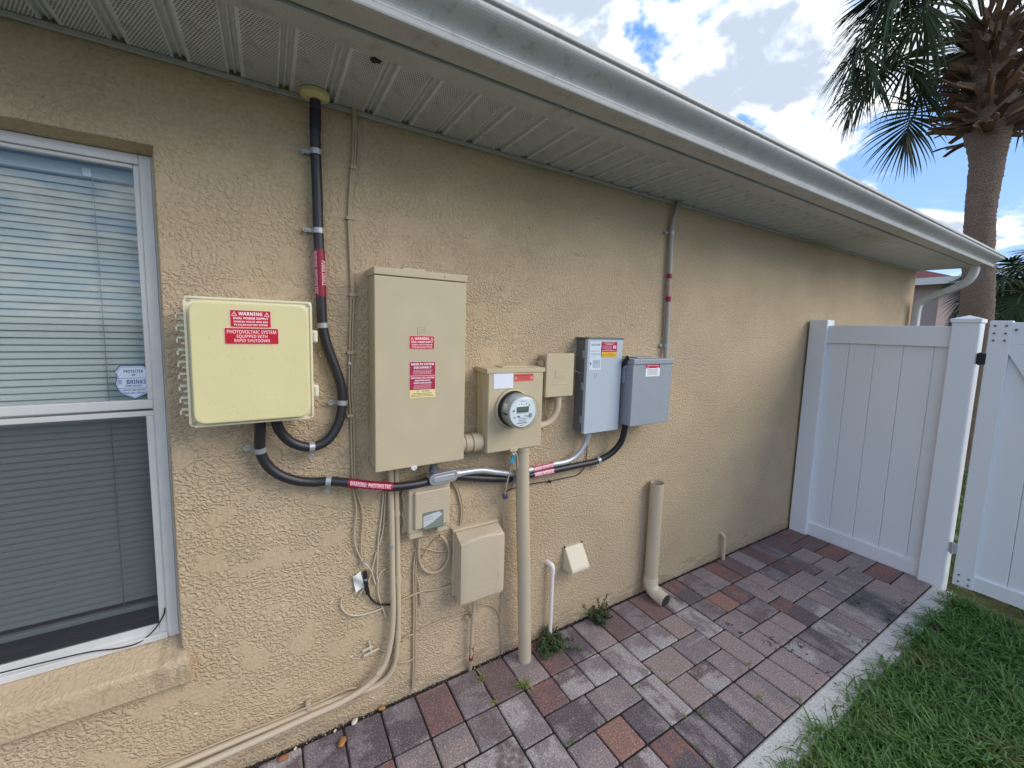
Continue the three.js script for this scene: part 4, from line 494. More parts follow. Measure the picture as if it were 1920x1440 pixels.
{
  const main = [[671, 158, .16], [668, 172, .1], [663, 196, .03], [665, 225], [667, 257], [666, 290], [664, 312], [659, 344], [656, 408], [657, 440], [659, 484], [661, 560], [659, 620], [658, 660], [657, 730], [660, 780], [662, 847], [665, 913]];
  const off = (d, k = 0) => main.map(([a, b, c], i) => [a + d + (i > 3 && i < 7 ? k : 0), b, c]);
  const t = wire('cable_bundle', 'bundle of thin tan cables clipped down the wall beside the breaker panel', [[...off(-2.6, -2), [668, 954], [664, 1000], [666, 1023], [679, 1053]], [...off(2.4, 3), [680, 963], [677, 1026], [680, 1055]], off(0, 0).slice(0, 12)], .0038, WIRE, 'cables');
  const ns = []; for (const [a, b] of [[664, 315], [656, 410], [661, 553], [658, 661], [657, 779]]) { const c = Z(a, b, .006); ns.push(rbox(c.x - .014, c.x + .01, c.y - .006, c.y + .006, .002, .018, .002), zcyl(c.x - .012, c.y, .002, .014, .004, .004, 8)); } for (const g of ns) obj('clip', g, TAND, t);
  { const c = Z(655, 681, .006); obj('clip_nail', zcyl(c.x, c.y, .004, .018, .006, .005, 10), WHITE, t); }
  const d = wire('coax_pigtails', 'loose cut pale cable ends with black connectors hanging over the wall', [[[720, 918], [716, 960], [711, 1000], [709, 1019], [708, 1050], [707, 1086]], [[724, 918], [721, 960], [718, 995], [712, 1020]], [[706, 1034], [699, 1062], [690, 1090], [672, 1118]], [[683, 1055, .02], [694, 1067, .02], [699, 1080], [704, 1096]], [[724, 1066], [714, 1073], [709, 1090], [709, 1112], [716, 1136], [724, 1159]]], .0032, WIREW, 'cables');
  obj('black_lead', tube(pl([[684, 1072, .016], [686, 1090, .016], [688, 1105, .016], [692, 1117, .014], [701, 1128, .012], [713, 1133, .012], [731, 1134, .012]]), .0044, 50, 8), BLACKD, d);
  for (const [a, b, c, e] of [[684, 1072, 685, 1084], [685.5, 1088, 687, 1097], [687, 1100, 690, 1113]]) obj('connector', [cyl(Z(a, b, .018), Z(c, e, .018), .0085, .0085, 10)], BLACKD, d);
  for (const [a, b, c, e] of [[684, 1080, 686, 1090], [680, 1052, 681, 1060]]) obj('ferrule', [cyl(Z(a, b, .018), Z(c, e, .018), .007, .007, 8)], ZINC, d);
  { const g = new THREE.PlaneGeometry(.034, .075, 6, 10), p = g.attributes.position; for (let i = 0; i < p.count; i++) p.setZ(i, .006 * Math.sin(p.getX(i) * 90 + p.getY(i) * 70)); g.computeVertexNormals(); g.rotateZ(.16); const c = Z(672, 1091, .014); g.translate(c.x, c.y, c.z); obj('paper_tag', g, mat(lin(.72, .7, .68), .7, { side: THREE.DoubleSide }), d); }
  wire('cable_loop', 'pale cut cable curled in an open loop on the lower wall', [[[716, 1141], [700, 1147], [678, 1153], [662, 1154], [652, 1151], [642, 1142], [639, 1131], [642, 1119]]], .0034, WIREW, 'cable');
  { const t2 = thing('cable_cleat', 'small tan cross-shaped cable cleat on the lower wall', 'cleat'); for (const [a, b, c, e, r] of [[680, 1221, 699, 1212, .006], [682, 1230, 711, 1215.5, .006], [692, 1202, 697, 1227, .0045]]) obj('peg', cyl(Z(a, b, .009), Z(c, e, .012), r, r, 10), WIREW, t2); obj('lead', tube(pl([[711, 1216], [722, 1222], [732, 1219], [739, 1212, .03]], .008), .003, 20, 6), WIREW, t2); }
  wire('drop_wires', 'pair of thin tan wires running down from the upper utility box to the ground', [[[783, 1010, .02], [780, 1030], [776, 1060], [775.5, 1110], [776, 1150], [775, 1200], [775, 1250], [773, 1296]], [[788, 1010, .02], [784, 1035], [780, 1060], [779.5, 1110], [780, 1150], [779, 1200], [779, 1250], [776, 1290]], [[781, 1075], [786, 1100], [789, 1125], [790, 1136]]], .0036, WIRE, 'wires');
  wire('coiled_cable', 'thick tan cable coiled in a ring below the upper utility box', [[[786, 1008, .02], [785, 1030, .02], [786, 1050, .016], [795, 1068, .016], [812, 1074, .016], [830, 1066, .016], [841, 1046, .016], [840, 1025, .018], [832, 1010, .022], [824, 1004, .026]]], .0062, WIRE, 'cable');
  wire('crossing_wire', 'thin tan wire crossing behind the coil under the upper utility box', [[[817, 1009], [803, 1028], [790, 1048], [783, 1066]], [[843, 1033], [820, 1034], [800, 1029], [790, 1027]], [[783, 1028], [770, 1036], [750, 1047]]], .0028, WIRE);
  wire('feed_wire', 'tan wire sagging from the lower utility box to the tan conduits', [[[846, 1099, .03], [820, 1105], [795, 1108], [775, 1115], [760, 1122], [748, 1128]]], .0038, WIRE);
  wire('low_wire', 'thin tan wire slanting down from the lower utility box stub across the wall', [[[884, 1146], [860, 1153], [835, 1161], [805, 1173], [787, 1182]], [[775, 1189], [763, 1193], [752, 1201]], [[781, 1229], [770, 1238], [747, 1243]]], .0034, WIRE);
  wire('looped_lead', 'tan wire arching from the lower utility box stub down to the ground', [[[893, 1138], [908, 1134], [922, 1136], [933, 1146], [939, 1160]]], .0034, WIRE);
  wire('arched_cable', 'tan double cable arching between the black conduit and lower utility box', [[[848, 902, .02], [856, 918], [862, 938], [865, 958], [863, 984]], [[852, 902, .02], [860, 918], [866, 938], [868.5, 958], [866, 984]]], .0036, WIRE, 'cable');
  const bw = wire('black_ground_wire', 'thin black wire sagging below the conduits towards the light grey switch', [[[947, 924, .05], [955, 918, .03], [970, 914], [998, 907], [1030, 902], [1063, 895], [1085, 889], [1095, 877], [1099, 858], [1101, 836], [1102, 815, .03]]], .0024, BLACKD); { const c = Z(1030, 903, .006); obj('clip', zcyl(c.x, c.y, .002, .016, .007, .006, 8), BLACKD, bw); }
  wire('panel_wire', 'thin tan wire slanting between the black conduit and breaker panel underside', [[[752, 904], [775, 893], [800, 886]], [[752, 910], [778, 900], [806, 892]]], .0032, WIRE);
}
{ // ground rod conduit with red tape
  const t = thing('ground_stub', 'slim tan stub pipe with red tape under the lower utility box', 'pipe');
  const P = [Z(890, 1120, .04), Z(889, 1135, .035), Z(886, 1166, .03), Z(884.5, 1200, .03), Z(883, 1235, .03), Y(881, 1258, -.01)];
  obj('pipe', tube(P, .0092, 40, 12), TAND, t); obj('red_tape', tube([Z(884.1, 1212, .03), Z(883.6, 1224, .03), Z(883, 1237, .03)], .0104, 12, 12), RED, t); obj('clamp', [ring(Z(887.5, 1157, .032), V(0, 1, 0), .0092, .022, .004), rbox(Z(887, 1157, .03).x - .035, Z(887, 1157, .03).x, Z(887, 1157, .03).y - .006, Z(887, 1157, .03).y + .006, .003, .02, .002)], TAND, t);
}
{ // upper utility box
  const t = thing('upper_utility_box', 'small tan telephone box with a torn foil sticker under the breaker panel', 'utility box');
  const x0 = .478, x1 = .663, y0 = .792, y1 = .995;
  obj('base', [rbox(x0 - .012, x1 + .004, y0 - .006, y1 - .01, .0, .02, .004), rbox(x1 + .002, x1 + .022, .915, .933, .0, .008, .003)], TANP, t);
  obj('cover', rbox(x0, x1, y0, y1, .014, .058, .008, 3), TANP, t);
  obj('raised_panel', rbox(x0 + .022, x1 - .006, y0 + .018, y1 - .02, .05, .072, .008, 3), TANP, t);
  for (let i = 0; i < 3; i++) obj('rib', rbox(x0 + .06, x1 - .065, y1 - .052 - i * .012, y1 - .0495 - i * .012, .07, .0732, .001, 1), TANP, t);
  obj('tab', rbox(x0 + .004, x0 + .065, y0 - .03, y0 + .004, .012, .052, .008, 3), TANP, t); obj('tab', rbox(x1 - .058, x1 - .008, y0 - .026, y0 + .004, .012, .052, .008, 3), TANP, t);
  for (const y of [.955, .87, .80]) obj('hinge_pin', cyl(V(x0 - .014, y - .014, .02), V(x0 - .014, y + .014, .02), .004, .004, 8), TAND, t);
  decalPx('foil_sticker', t, T.foil, 793, 963, 831, 986, .0735, { metalness: .3 });
}
{ // lower utility box
  const t = thing('lower_utility_box', 'tall tan utility box with a sloping arched hood beside the thick pipe', 'utility box');
  const x0 = .702, x1 = .922, y0 = .415, y1 = .735;
  obj('back_plate', [rbox(x0 - .008, x1 + .004, y0 + .01, y1 + .008, 0, .026, .005), rbox(x0 - .012, x1 + .002, y1 + .004, y1 + .014, .0, .034, .003)], TANP, t);
  const a0 = x0, a1 = x1, N = 10, M = 12, pos = [], idx = [];     // cover: straight sides, front face below an arched, sloping hood
  const top = (u) => .705 + .016 * (1 - Math.pow(2 * u - 1, 2)), zf = .105, rows = [];
  for (let i = 0; i <= N; i++) {
    const u = i / N, e = Math.min(u, 1 - u), round = ss(0, .06, e), x = mix(a0, a1, u), zz = zf - .006 * (1 - round), hy = top(u);
    rows.push([[x, y1, .02], [x, y1 - .002, .04], [x, mix(y1, hy, .55), .07], [x, hy + .006, zz - .01], [x, hy - .004, zz], [x, .56, zz + .001], [x, y0 + .02, zz + .001], [x, y0 + .004, zz - .004], [x, y0, zz - .012], [x, y0 + .022, .02]]);
  }
  const K = rows[0].length; for (const r of rows) for (const p of r) pos.push(...p); for (let i = 0; i < N; i++) for (let k = 0; k < K - 1; k++) { const a = i * K + k, b = a + K; idx.push(a, a + 1, b, a + 1, b + 1, b); }
  const side = (r, flip) => { const c = pos.length / 3; pos.push(r[0][0], mix(y0, y1, .5), .03); for (const p of r) pos.push(...p); for (let k = 0; k < K; k++) { const a = c + 1 + k, b = c + 1 + (k + 1) % K; flip ? idx.push(c, b, a) : idx.push(c, a, b); } }; side(rows[0], true); side(rows[N], false);
  const g = new THREE.BufferGeometry(); g.setAttribute('position', new THREE.Float32BufferAttribute(pos, 3)); g.setIndex(idx); g.computeVertexNormals(); const uv = []; for (let i = 0; i < pos.length / 3; i++) uv.push(pos[i * 3] + pos[i * 3 + 2], pos[i * 3 + 1]); g.setAttribute('uv', new THREE.Float32BufferAttribute(uv, 2));
  TANP.side = THREE.DoubleSide; obj('cover', g, TANP, t);
  obj('embossed_plate', [rbox(x0 + .085, x0 + .185, .49, .493, .103, .1072, .0005, 1), rbox(x0 + .185, x0 + .188, .49, .54, .103, .1072, .0005, 1), rbox(x0 + .06, x0 + .175, .468, .4705, .103, .1072, .0005, 1)], TANP, t);
  for (const y of [.70, .68, .60, .545]) obj('hinge_screw', zcyl(x1 + .014, y, .004, .022, .006, .005, 8), TAND, t);
}

{ const c = Y(703, 112, SOFFY), g = new THREE.IcosahedronGeometry(.011, 3), p = g.attributes.position; for (let i = 0; i < p.count; i++) { const k = 1 + .6 * noise(p.getX(i) * 150, p.getZ(i) * 150); p.setXYZ(i, p.getX(i) * k * 1.3, p.getY(i) * .5, p.getZ(i) * k); } g.computeVertexNormals(); g.translate(c.x, SOFFY - .002, c.z); tag(obj('insect_nest', g, mat(lin(.05, .045, .04), 1)), 'small dark mud nest stuck to the perforated eaves', 'nest'); }

// ------------------------------------------------------------------ vents and drain pipes along the base of the wall
{
  const t = thing('vent_hood', 'small cream wedge-shaped vent hood low on the wall', 'vent');
  const c = painted(lin(.74, .67, .50), .5), x0 = 1.358, x1 = 1.482;
  obj('back_plate', rbox(x0 - .008, x1 + .006, .338, .485, 0, .006, .002), TAND, t);
  const s = new THREE.Shape([[0, .478], [-.012, .478], [-.078, .384], [-.082, .374], [-.08, .362], [0, .35]].map((v) => new THREE.Vector2(...v))); const g = new THREE.ExtrudeGeometry(s, { depth: x1 - x0 - .012, bevelEnabled: true, bevelSize: .005, bevelThickness: .006, bevelSegments: 3, bevelOffset: -.005 }); g.rotateY(Math.PI / 2); g.translate(x0 + .006, 0, .002); obj('hood', g, c, t);
  for (const x of [x0 + .002, x1 - .002]) obj('screw', zcyl(x, .48, .004, .012, .006, .005, 8), DARK, t);
  const w = thing('white_drain_pipe', 'thin white plastic drain pipe with an elbow into the wall', 'pipe');
  const wp = mat(lin(.80, .74, .70), .4); obj('pipe', cyl(V(1.262, -.004, .034), V(1.262, .385, .034), .0108), wp, w); obj('elbow', [tube([V(1.262, .375, .034), V(1.262, .40, .034), V(1.258, .416, .026), V(1.252, .42, .012), V(1.250, .42, -.002)], .0138, 30, 14), cyl(V(1.262, .372, .034), V(1.262, .383, .034), .0145)], wp, w);
  const d = thing('capless_drain_pipe', 'thick open-topped tan drain pipe ending in an elbow on the pavers', 'pipe');
  const o = new THREE.LatheGeometry([[.041, .09], [.041, .745], [.037, .745], [.037, .4], [.0, .39]].map((v) => new THREE.Vector2(...v)), 28); o.translate(2.034, 0, .052); obj('pipe', o, TANP, d);
  obj('elbow', [cyl(V(2.034, .082, .052), V(2.034, .128, .052), .046, .046, 28), tube([V(2.034, .11, .052), V(2.034, .075, .056), V(2.036, .045, .085), V(2.040, .034, .13), V(2.042, .03, .168)], .042, 40, 24)], painted(lin(.66, .58, .42), .5), d); obj('elbow_mouth', cyl(V(2.042, .03, .166), V(2.0421, .0297, .1685), .037), DARK, d);
  const p = thing('small_bent_pipe', 'short thin tan pipe bent into the wall near the fence', 'pipe');
  obj('pipe', tube([V(2.858, -.004, .032), V(2.857, .15, .03), V(2.852, .18, .028), V(2.846, .195, .014), V(2.843, .197, -.002)], .012, 40, 12), TANP, p); obj('collar', [cyl(V(2.857, .132, .03), V(2.857, .152, .03), .0145)], TANP, p);
}

// ------------------------------------------------------------------ white vinyl fence and gate
const FX = 3.855;
{
  const f = thing('vinyl_fence', 'white vinyl fence panel of upright boards between house wall and gate', 'fence');
  obj('post', rbox(FX, FX + .127, -.05, 1.81, .016, .143, .006), VINYL, f).userData.label = 'white post standing against the house wall';
  obj('post', [rbox(FX, FX + .127, -.05, 1.80, .838, .965, .008)], VINYL, f).userData.label = 'capped white post between panel and gate';
  const cap = new THREE.BufferGeometry(); { const a = FX - .006, b = FX + .133, c = .832, d = .971, y = 1.812, t = 1.838, mx = (a + b) / 2, mz = (c + d) / 2; const p = [[a, y, c], [b, y, c], [b, y, d], [a, y, d], [mx, t, mz]], q = [[0, 4, 1], [1, 4, 2], [2, 4, 3], [3, 4, 0]]; cap.setAttribute('position', new THREE.Float32BufferAttribute(q.flatMap((t3) => t3.flatMap((i) => p[i])), 3)); cap.setAttribute('uv', new THREE.Float32BufferAttribute(new Array(24).fill(0).map((_, i) => (i % 3) * .1), 2)); cap.computeVertexNormals(); }
  obj('post_cap', [cap, rbox(FX - .006, FX + .133, 1.788, 1.812, .832, .971, .002)], VINYL, f);
  obj('rail', rbox(FX + .03, FX + .08, 1.626, 1.766, .140, .842, .004), VINYL, f); obj('rail', rbox(FX + .03, FX + .08, -.004, .106, .140, .842, .004), VINYL, f);
  const bz = [.128, .285, .443, .603, .761, .852]; for (let i = 0; i < 5; i++) obj('board', rbox(FX + .048, FX + .066, .09, 1.64, bz[i] + .001, bz[i + 1] - .001, .005, 2), VINYL, f);
}
{
  const g = thing('vinyl_gate', 'white vinyl gate with a diagonal brace hung on the capped post', 'gate');
  const a = FX + .004, b = a + .05;
  obj('stile', rbox(a, b, .06, 1.80, 1.004, 1.096, .005), VINYL, g); obj('stile', rbox(a, b, .06, 1.80, 1.93, 2.02, .005), VINYL, g);
  obj('rail', rbox(a + .006, b - .004, 1.655, 1.79, 1.094, 1.932, .004), VINYL, g); obj('rail', rbox(a + .006, b - .004, .062, .155, 1.094, 1.932, .004), VINYL, g);
  for (let i = 0; i < 6; i++) obj('board', rbox(a + .024, a + .04, .14, 1.67, 1.088 + i * .1415, 1.088 + (i + 1) * .1415 - .0018, .005), VINYL, g);
  { const s = new THREE.Shape([[1.094, 1.655], [1.094, 1.60], [1.855, .155], [1.932, .155], [1.932, .2], [1.165, 1.655]].map(([z, y]) => new THREE.Vector2(-z, y))); const q = new THREE.ExtrudeGeometry(s, { depth: .022, bevelEnabled: true, bevelSize: .002, bevelThickness: .002, bevelSegments: 1, bevelOffset: -.002 }); q.rotateY(Math.PI / 2); q.translate(a + .005, 0, 0); obj('diagonal_brace', q, VINYL, g); }
  const bolt = (z, y) => obj('bolt', cyl(V(a - .003, y, z), V(a + .002, y, z), .006, .007, 12), GREYD, g);
  for (const y of [1.768, 1.722, 1.678]) { bolt(1.027, y); bolt(1.073, y); } bolt(1.112, 1.745); for (const [z, y] of [[1.03, .135], [1.03, .09], [1.075, .125], [1.075, .085]]) bolt(z, y);
  for (const y of [.30, 1.56]) obj('hinge', [rbox(a - .004, a + .006, y - .035, y + .035, .967, 1.008, .002), cyl(V(a - .004, y - .04, .984), V(a - .004, y + .04, .984), .008, .008, 12)], y > 1 ? BLACKD : GALV, g);
  const f = thing('far_fence', 'white vinyl fence running on past the gate over the lawn', 'fence');
  obj('post', rbox(FX, FX + .127, -.05, 1.80, 2.05, 2.177, .008), VINYL, f); obj('rail', rbox(FX + .03, FX + .08, 1.63, 1.77, 2.17, 4.2, .004), VINYL, f); obj('rail', rbox(FX + .03, FX + .08, .02, .11, 2.17, 4.2, .004), VINYL, f);
  for (let i = 0; i < 13; i++) obj('board', rbox(FX + .048, FX + .066, .09, 1.64, 2.16 + i * .157, 2.16 + (i + 1) * .157 - .002, .005), VINYL, f);
}

// ------------------------------------------------------------------ palms
function ribbon(out, pts, side, w, fold) {
  const n = pts.length, L = [], C = [], Rr = [];
  for (let i = 0; i < n; i++) { const t = i / (n - 1), ww = w * (t < .3 ? mix(.55, 1, t / .3) : Math.pow(1 - (t - .3) / .7, .8)) * .5 + .0008; L.push(pts[i].clone().addScaledVector(side, -ww)); Rr.push(pts[i].clone().addScaledVector(side, ww)); C.push(pts[i].clone().addScaledVector(fold, -ww * .45)); }
  for (let i = 0; i < n - 1; i++) for (const [p, q] of [[L, C], [C, Rr]]) out.push(p[i], q[i], p[i + 1], q[i], q[i + 1], p[i + 1]);
}
function triGeo(list) { const g = new THREE.BufferGeometry(); g.setAttribute('position', new THREE.Float32BufferAttribute(list.flatMap((v) => [v.x, v.y, v.z]), 3)); g.computeVertexNormals(); g.setAttribute('uv', new THREE.Float32BufferAttribute(new Float32Array(list.length * 2), 2)); return g; }
const UP = V(0, 1, 0), DOWN = V(0, -1, 0);
function frond({ base, az, el, pet, rad, n = 26, droop = .35, curl = 1.5, seed = 1, w = .036 }) {
  const r = rngOf(seed), h = V(Math.cos(az), 0, Math.sin(az)), S = V(-Math.sin(az), 0, Math.cos(az)), pp = [];
  for (let i = 0; i <= 8; i++) { const t = i / 8; pp.push(base.clone().addScaledVector(h, pet * Math.cos(el) * t).addScaledVector(UP, pet * (Math.sin(el) * t - droop * t * t))); }
  let ang = Math.atan2(pp[8].y - pp[7].y, pp[8].clone().sub(pp[7]).dot(h)), p = pp[8].clone(); const cs = [], K = 14, step = rad * .62 / K;
  for (let i = 0; i <= K; i++) { const T = h.clone().multiplyScalar(Math.cos(ang)).addScaledVector(UP, Math.sin(ang)); cs.push([p.clone(), T]); p = p.clone().addScaledVector(T, step); ang -= curl / K * (0.6 + .8 * i / K); }
  const out = [];
  for (let i = 0; i < n; i++) for (const sg of [-1, 1]) {
    const s = Math.pow(i / (n - 1), .85), [c, T] = cs[Math.round(s * K)], th = mix(2.5, .06, Math.pow(i / (n - 1), .7)) + (r() - .5) * .1, N = S.clone().cross(T);
    let d = T.clone().multiplyScalar(Math.cos(th)).addScaledVector(S, sg * Math.sin(th)).addScaledVector(N, (r() - .25) * .3 * (1 - s)).normalize();
    const len = rad * mix(.62, .95, Math.sin(Math.min(1, s * 1.15 + .1) * Math.PI * .55)) * (.9 + .2 * r()), m = 6, pts = [c.clone()], g = .3 + .55 * r(); let q = c.clone();
    for (let k = 1; k <= m; k++) { const t = k / m; const dd = d.clone().addScaledVector(DOWN, g * t * t * t * 1.3).normalize(); q = q.clone().addScaledVector(dd, len / m); pts.push(q); }
    const side = N.clone().cross(d).normalize(); ribbon(out, pts, side, w * (.8 + .4 * r()), N);
  }
  return { petiole: new THREE.TubeGeometry(curve([...pp, ...cs.slice(1, 12).map((v) => v[0])]), 26, .014, 6, false), blade: triGeo(out) };
}
const LEAF = [lin(.040, .070, .026), lin(.032, .058, .022), lin(.052, .080, .030), lin(.037, .064, .030)].map((c) => new THREE.MeshPhysicalMaterial({ color: c, roughness: .62, specularIntensity: .5, side: THREE.DoubleSide }));
const STALK = mat(lin(.10, .11, .045), .6), DEADL = mat(lin(.20, .155, .09), .8, { side: THREE.DoubleSide });
const barkTex = dataTex(512, 512, (i, j) => { const x = i / 512, y = j / 512, rr2 = noise(x * 40, y * 60 + 3 * noise(x * 4, y * 6)), v = .5 + .5 * fbm(x * 18, y * 50, 4) + .35 * rr2; return [.68 * (.55 + .6 * v), .585 * (.55 + .6 * v), .51 * (.55 + .6 * v)]; }, true);
const barkBump = dataTex(512, 512, (i, j) => { const x = i / 512, y = j / 512; return .5 + .35 * noise(x * 30 + 2 * noise(x * 5, y * 5), y * 70) + .25 * noise(x * 90, y * 120); });
const BARK = new THREE.MeshStandardMaterial({ map: again(barkTex, 3, 4), bumpMap: again(barkBump, 3, 4), bumpScale: .03, roughness: .95 });
const BOOT = [lin(.52, .44, .36), lin(.72, .62, .50), lin(.36, .30, .25), lin(.95, .84, .70)].map((c) => new THREE.MeshStandardMaterial({ color: c, map: again(barkTex, .6, .6), roughness: .9 }));
function trunkGeo(sts) {     // stations [centre, radius], ringed and ragged
  const N = 220, M = 48, cv = curve(sts.map((s) => s[0])), pos = [], uv = [], idx = [], r = rngOf(8);
  for (let i = 0; i <= N; i++) { const t = i / N, p = cv.getPoint(t), f = t * (sts.length - 1), k = Math.min(sts.length - 2, Math.floor(f)), rad = mix(sts[k][1], sts[k + 1][1], f - k);
    for (let j = 0; j <= M; j++) { const a = j / M * Math.PI * 2, jj = j % M, q = rad * (1 + .05 * noise(jj * .9, p.y * 26) + .045 * noise(jj * .3 + 9, p.y * 60) + .03 * Math.sin(p.y * 110 + 3 * noise(jj * .2, p.y * 3)) * (.5 + noise(jj * .4, p.y * 9))); pos.push(p.x + Math.cos(a) * q, p.y, p.z + Math.sin(a) * q); uv.push(j / M, p.y * .5); } }
  for (let i = 0; i < N; i++) for (let j = 0; j < M; j++) { const a = i * (M + 1) + j, b = a + M + 1; idx.push(a, b, a + 1, b, b + 1, a + 1); }
  const g = new THREE.BufferGeometry(); g.setAttribute('position', new THREE.Float32BufferAttribute(pos, 3)); g.setAttribute('uv', new THREE.Float32BufferAttribute(uv, 2)); g.setIndex(idx); g.computeVertexNormals(); return g;
}
const atDepth = (x, y, d) => rayAt(x, y).multiplyScalar(d).add(CAM);
{
  const t = thing('cabbage_palm', 'tall palm with shaggy leaf bases and drooping fan fronds above the eaves', 'palm tree'), D = 5.6;
  const c0 = atDepth(1831, 590, D), c1 = atDepth(1838, 400, D), c2 = atDepth(1851, 300, D), c3 = atDepth(1852, 250, D), c4 = atDepth(1856, 165, D), c5 = atDepth(1860, 70, D);
  obj('trunk', trunkGeo([[V(c0.x, -.1, c0.z), .19], [V(c0.x, .9, c0.z), .175], [c0, .165], [c1.clone().lerp(c0, .4), .152], [c1, .148], [c2, .172], [c3, .225], [c4, .27], [c5, .2]]), BARK, t);
  const rb = rngOf(404);
  for (let i = 0; i < 260; i++) {      // old leaf bases: split, bent straps
    const s = rb(), y = mix(c3.y - .05, c5.y + .1, Math.pow(s, 1.0)), cx = mix(c3.x, c5.x, s), cz = mix(c3.z, c5.z, s), a = i * 2.39996 + rb() * .5, L = mix(.26, .48, rb()), rad = mix(.17, .20, ss(0, .4, s)), up = mix(.15, 1.15, s) + (rb() - .5) * .7, w = .055 + .05 * rb();
    const g = new THREE.BoxGeometry(w, L, .014, 1, 5, 1), p = g.attributes.position; for (let k = 0; k < p.count; k++) { const v = p.getY(k) / L + .5; p.setX(k, p.getX(k) * mix(1.25, .5 + .3 * rb() * 0, v)); p.setZ(k, p.getZ(k) + .14 * v * v * (.3 + up * .2) + .02 * Math.sin(v * 3 + i)); p.setY(k, p.getY(k) + L / 2); } g.computeVertexNormals();
    g.rotateX(Math.PI / 2 - up); g.rotateZ((rb() - .5) * 2.4); g.rotateY(Math.PI / 2 - a); g.translate(cx + Math.cos(a) * rad, y, cz + Math.sin(a) * rad); obj('leaf_base', g, BOOT[i % 4], t);
  }
  const hub = c5.clone(); hub.y += .05; const left = Math.atan2(-.517, -.857); let s = 50;
  const add = (o) => { const f = frond({ base: hub.clone().add(V(Math.cos(o.az) * .16, (o.dy || 0), Math.sin(o.az) * .16)), seed: s++, ...o }), b = obj('frond', f.blade, LEAF[s % 4], t); obj('petiole', f.petiole, STALK, b); };
  // fronds the photograph shows: big drooping fans towards the wall, others over the fence
  add({ az: left + .02, el: .12, pet: 1.25, rad: .9, droop: .16, curl: 2.1, n: 34, w: .032 }); add({ az: left - .16, el: -.08, pet: 1.0, rad: .72, droop: .14, curl: 2.5, n: 32, w: .030, dy: -.12 });
  add({ az: left + .24, el: .32, pet: 1.15, rad: .95, droop: .2, curl: 1.9, n: 32, w: .032, dy: .05 }); add({ az: left - .1, el: .55, pet: 1.15, rad: 1.0, droop: .22, curl: 1.7, n: 30, w: .032, dy: .1 });
  add({ az: left + .1, el: -.25, pet: .55, rad: .62, droop: .2, curl: 1.9, n: 26, w: .028, dy: -.2 }); add({ az: left + Math.PI - .3, el: -.1, pet: .7, rad: .8, droop: .3, curl: 1.8, n: 26, w: .032, dy: -.15 });
  add({ az: left + .45, el: .7, pet: 1.1, rad: .95, droop: .25, curl: 1.9, n: 30, dy: .1, w: .032 }); add({ az: left - .35, el: .35, pet: 1.1, rad: .9, droop: .22, curl: 2.0, n: 30, w: .032 }); add({ az: left + .12, el: .85, pet: 1.2, rad: 1.0, droop: .3, curl: 1.8, n: 30, dy: .15, w: .032 });
  const toCam = Math.atan2(CAM.z - hub.z, CAM.x - hub.x);
  for (let i = 0; i < 24; i++) { const u = i / 24, az = left + .9 + i * 2.39996, facing = .5 + .5 * Math.cos(az - toCam), el = mix(mix(-.2, .95, ss(.2, .75, facing)), 1.4, u); add({ az, el, pet: mix(.95, 1.2, rb()), rad: mix(.8, .95, rb()), droop: mix(.25, .15, u), curl: mix(1.5, 1.0, u), n: 24, dy: mix(.0, .3, u), w: .032 }); }
}
{
  const place = [['fan_palm', 'low bushy fan palm behind the gate', 1925, 552, 7.6, 34, .72], ['fan_palm', 'small dark fan palm growing behind the bushy one', 1985, 530, 9.5, 26, .9]];
  place.forEach(([n, lab, x, y, D, k, rad], pi) => {
    const t = thing(n, lab, 'palm tree', 'fan palms beyond the fence'), c = atDepth(x, y, D), rb = rngOf(700 + pi); c.y = Math.max(c.y, 2.2);
    obj('trunk', trunkGeo([[V(c.x, -.1, c.z), .2], [V(c.x, c.y * .5, c.z), .17], [V(c.x, c.y, c.z), .15]]), BARK, t);
    for (let i = 0; i < k; i++) { const u = i / k, f = frond({ base: V(c.x, c.y - .1 + .15 * u, c.z), az: i * 2.39996, el: mix(-.9, 1.3, u), pet: .5 + .15 * rb(), rad: rad * (.75 + .2 * rb()), droop: .25, curl: 1.2, n: 18, seed: 900 + pi * 60 + i, w: .04 }), b = obj('frond', f.blade, LEAF[i % 4], t); obj('petiole', f.petiole, STALK, b); }
  });
}
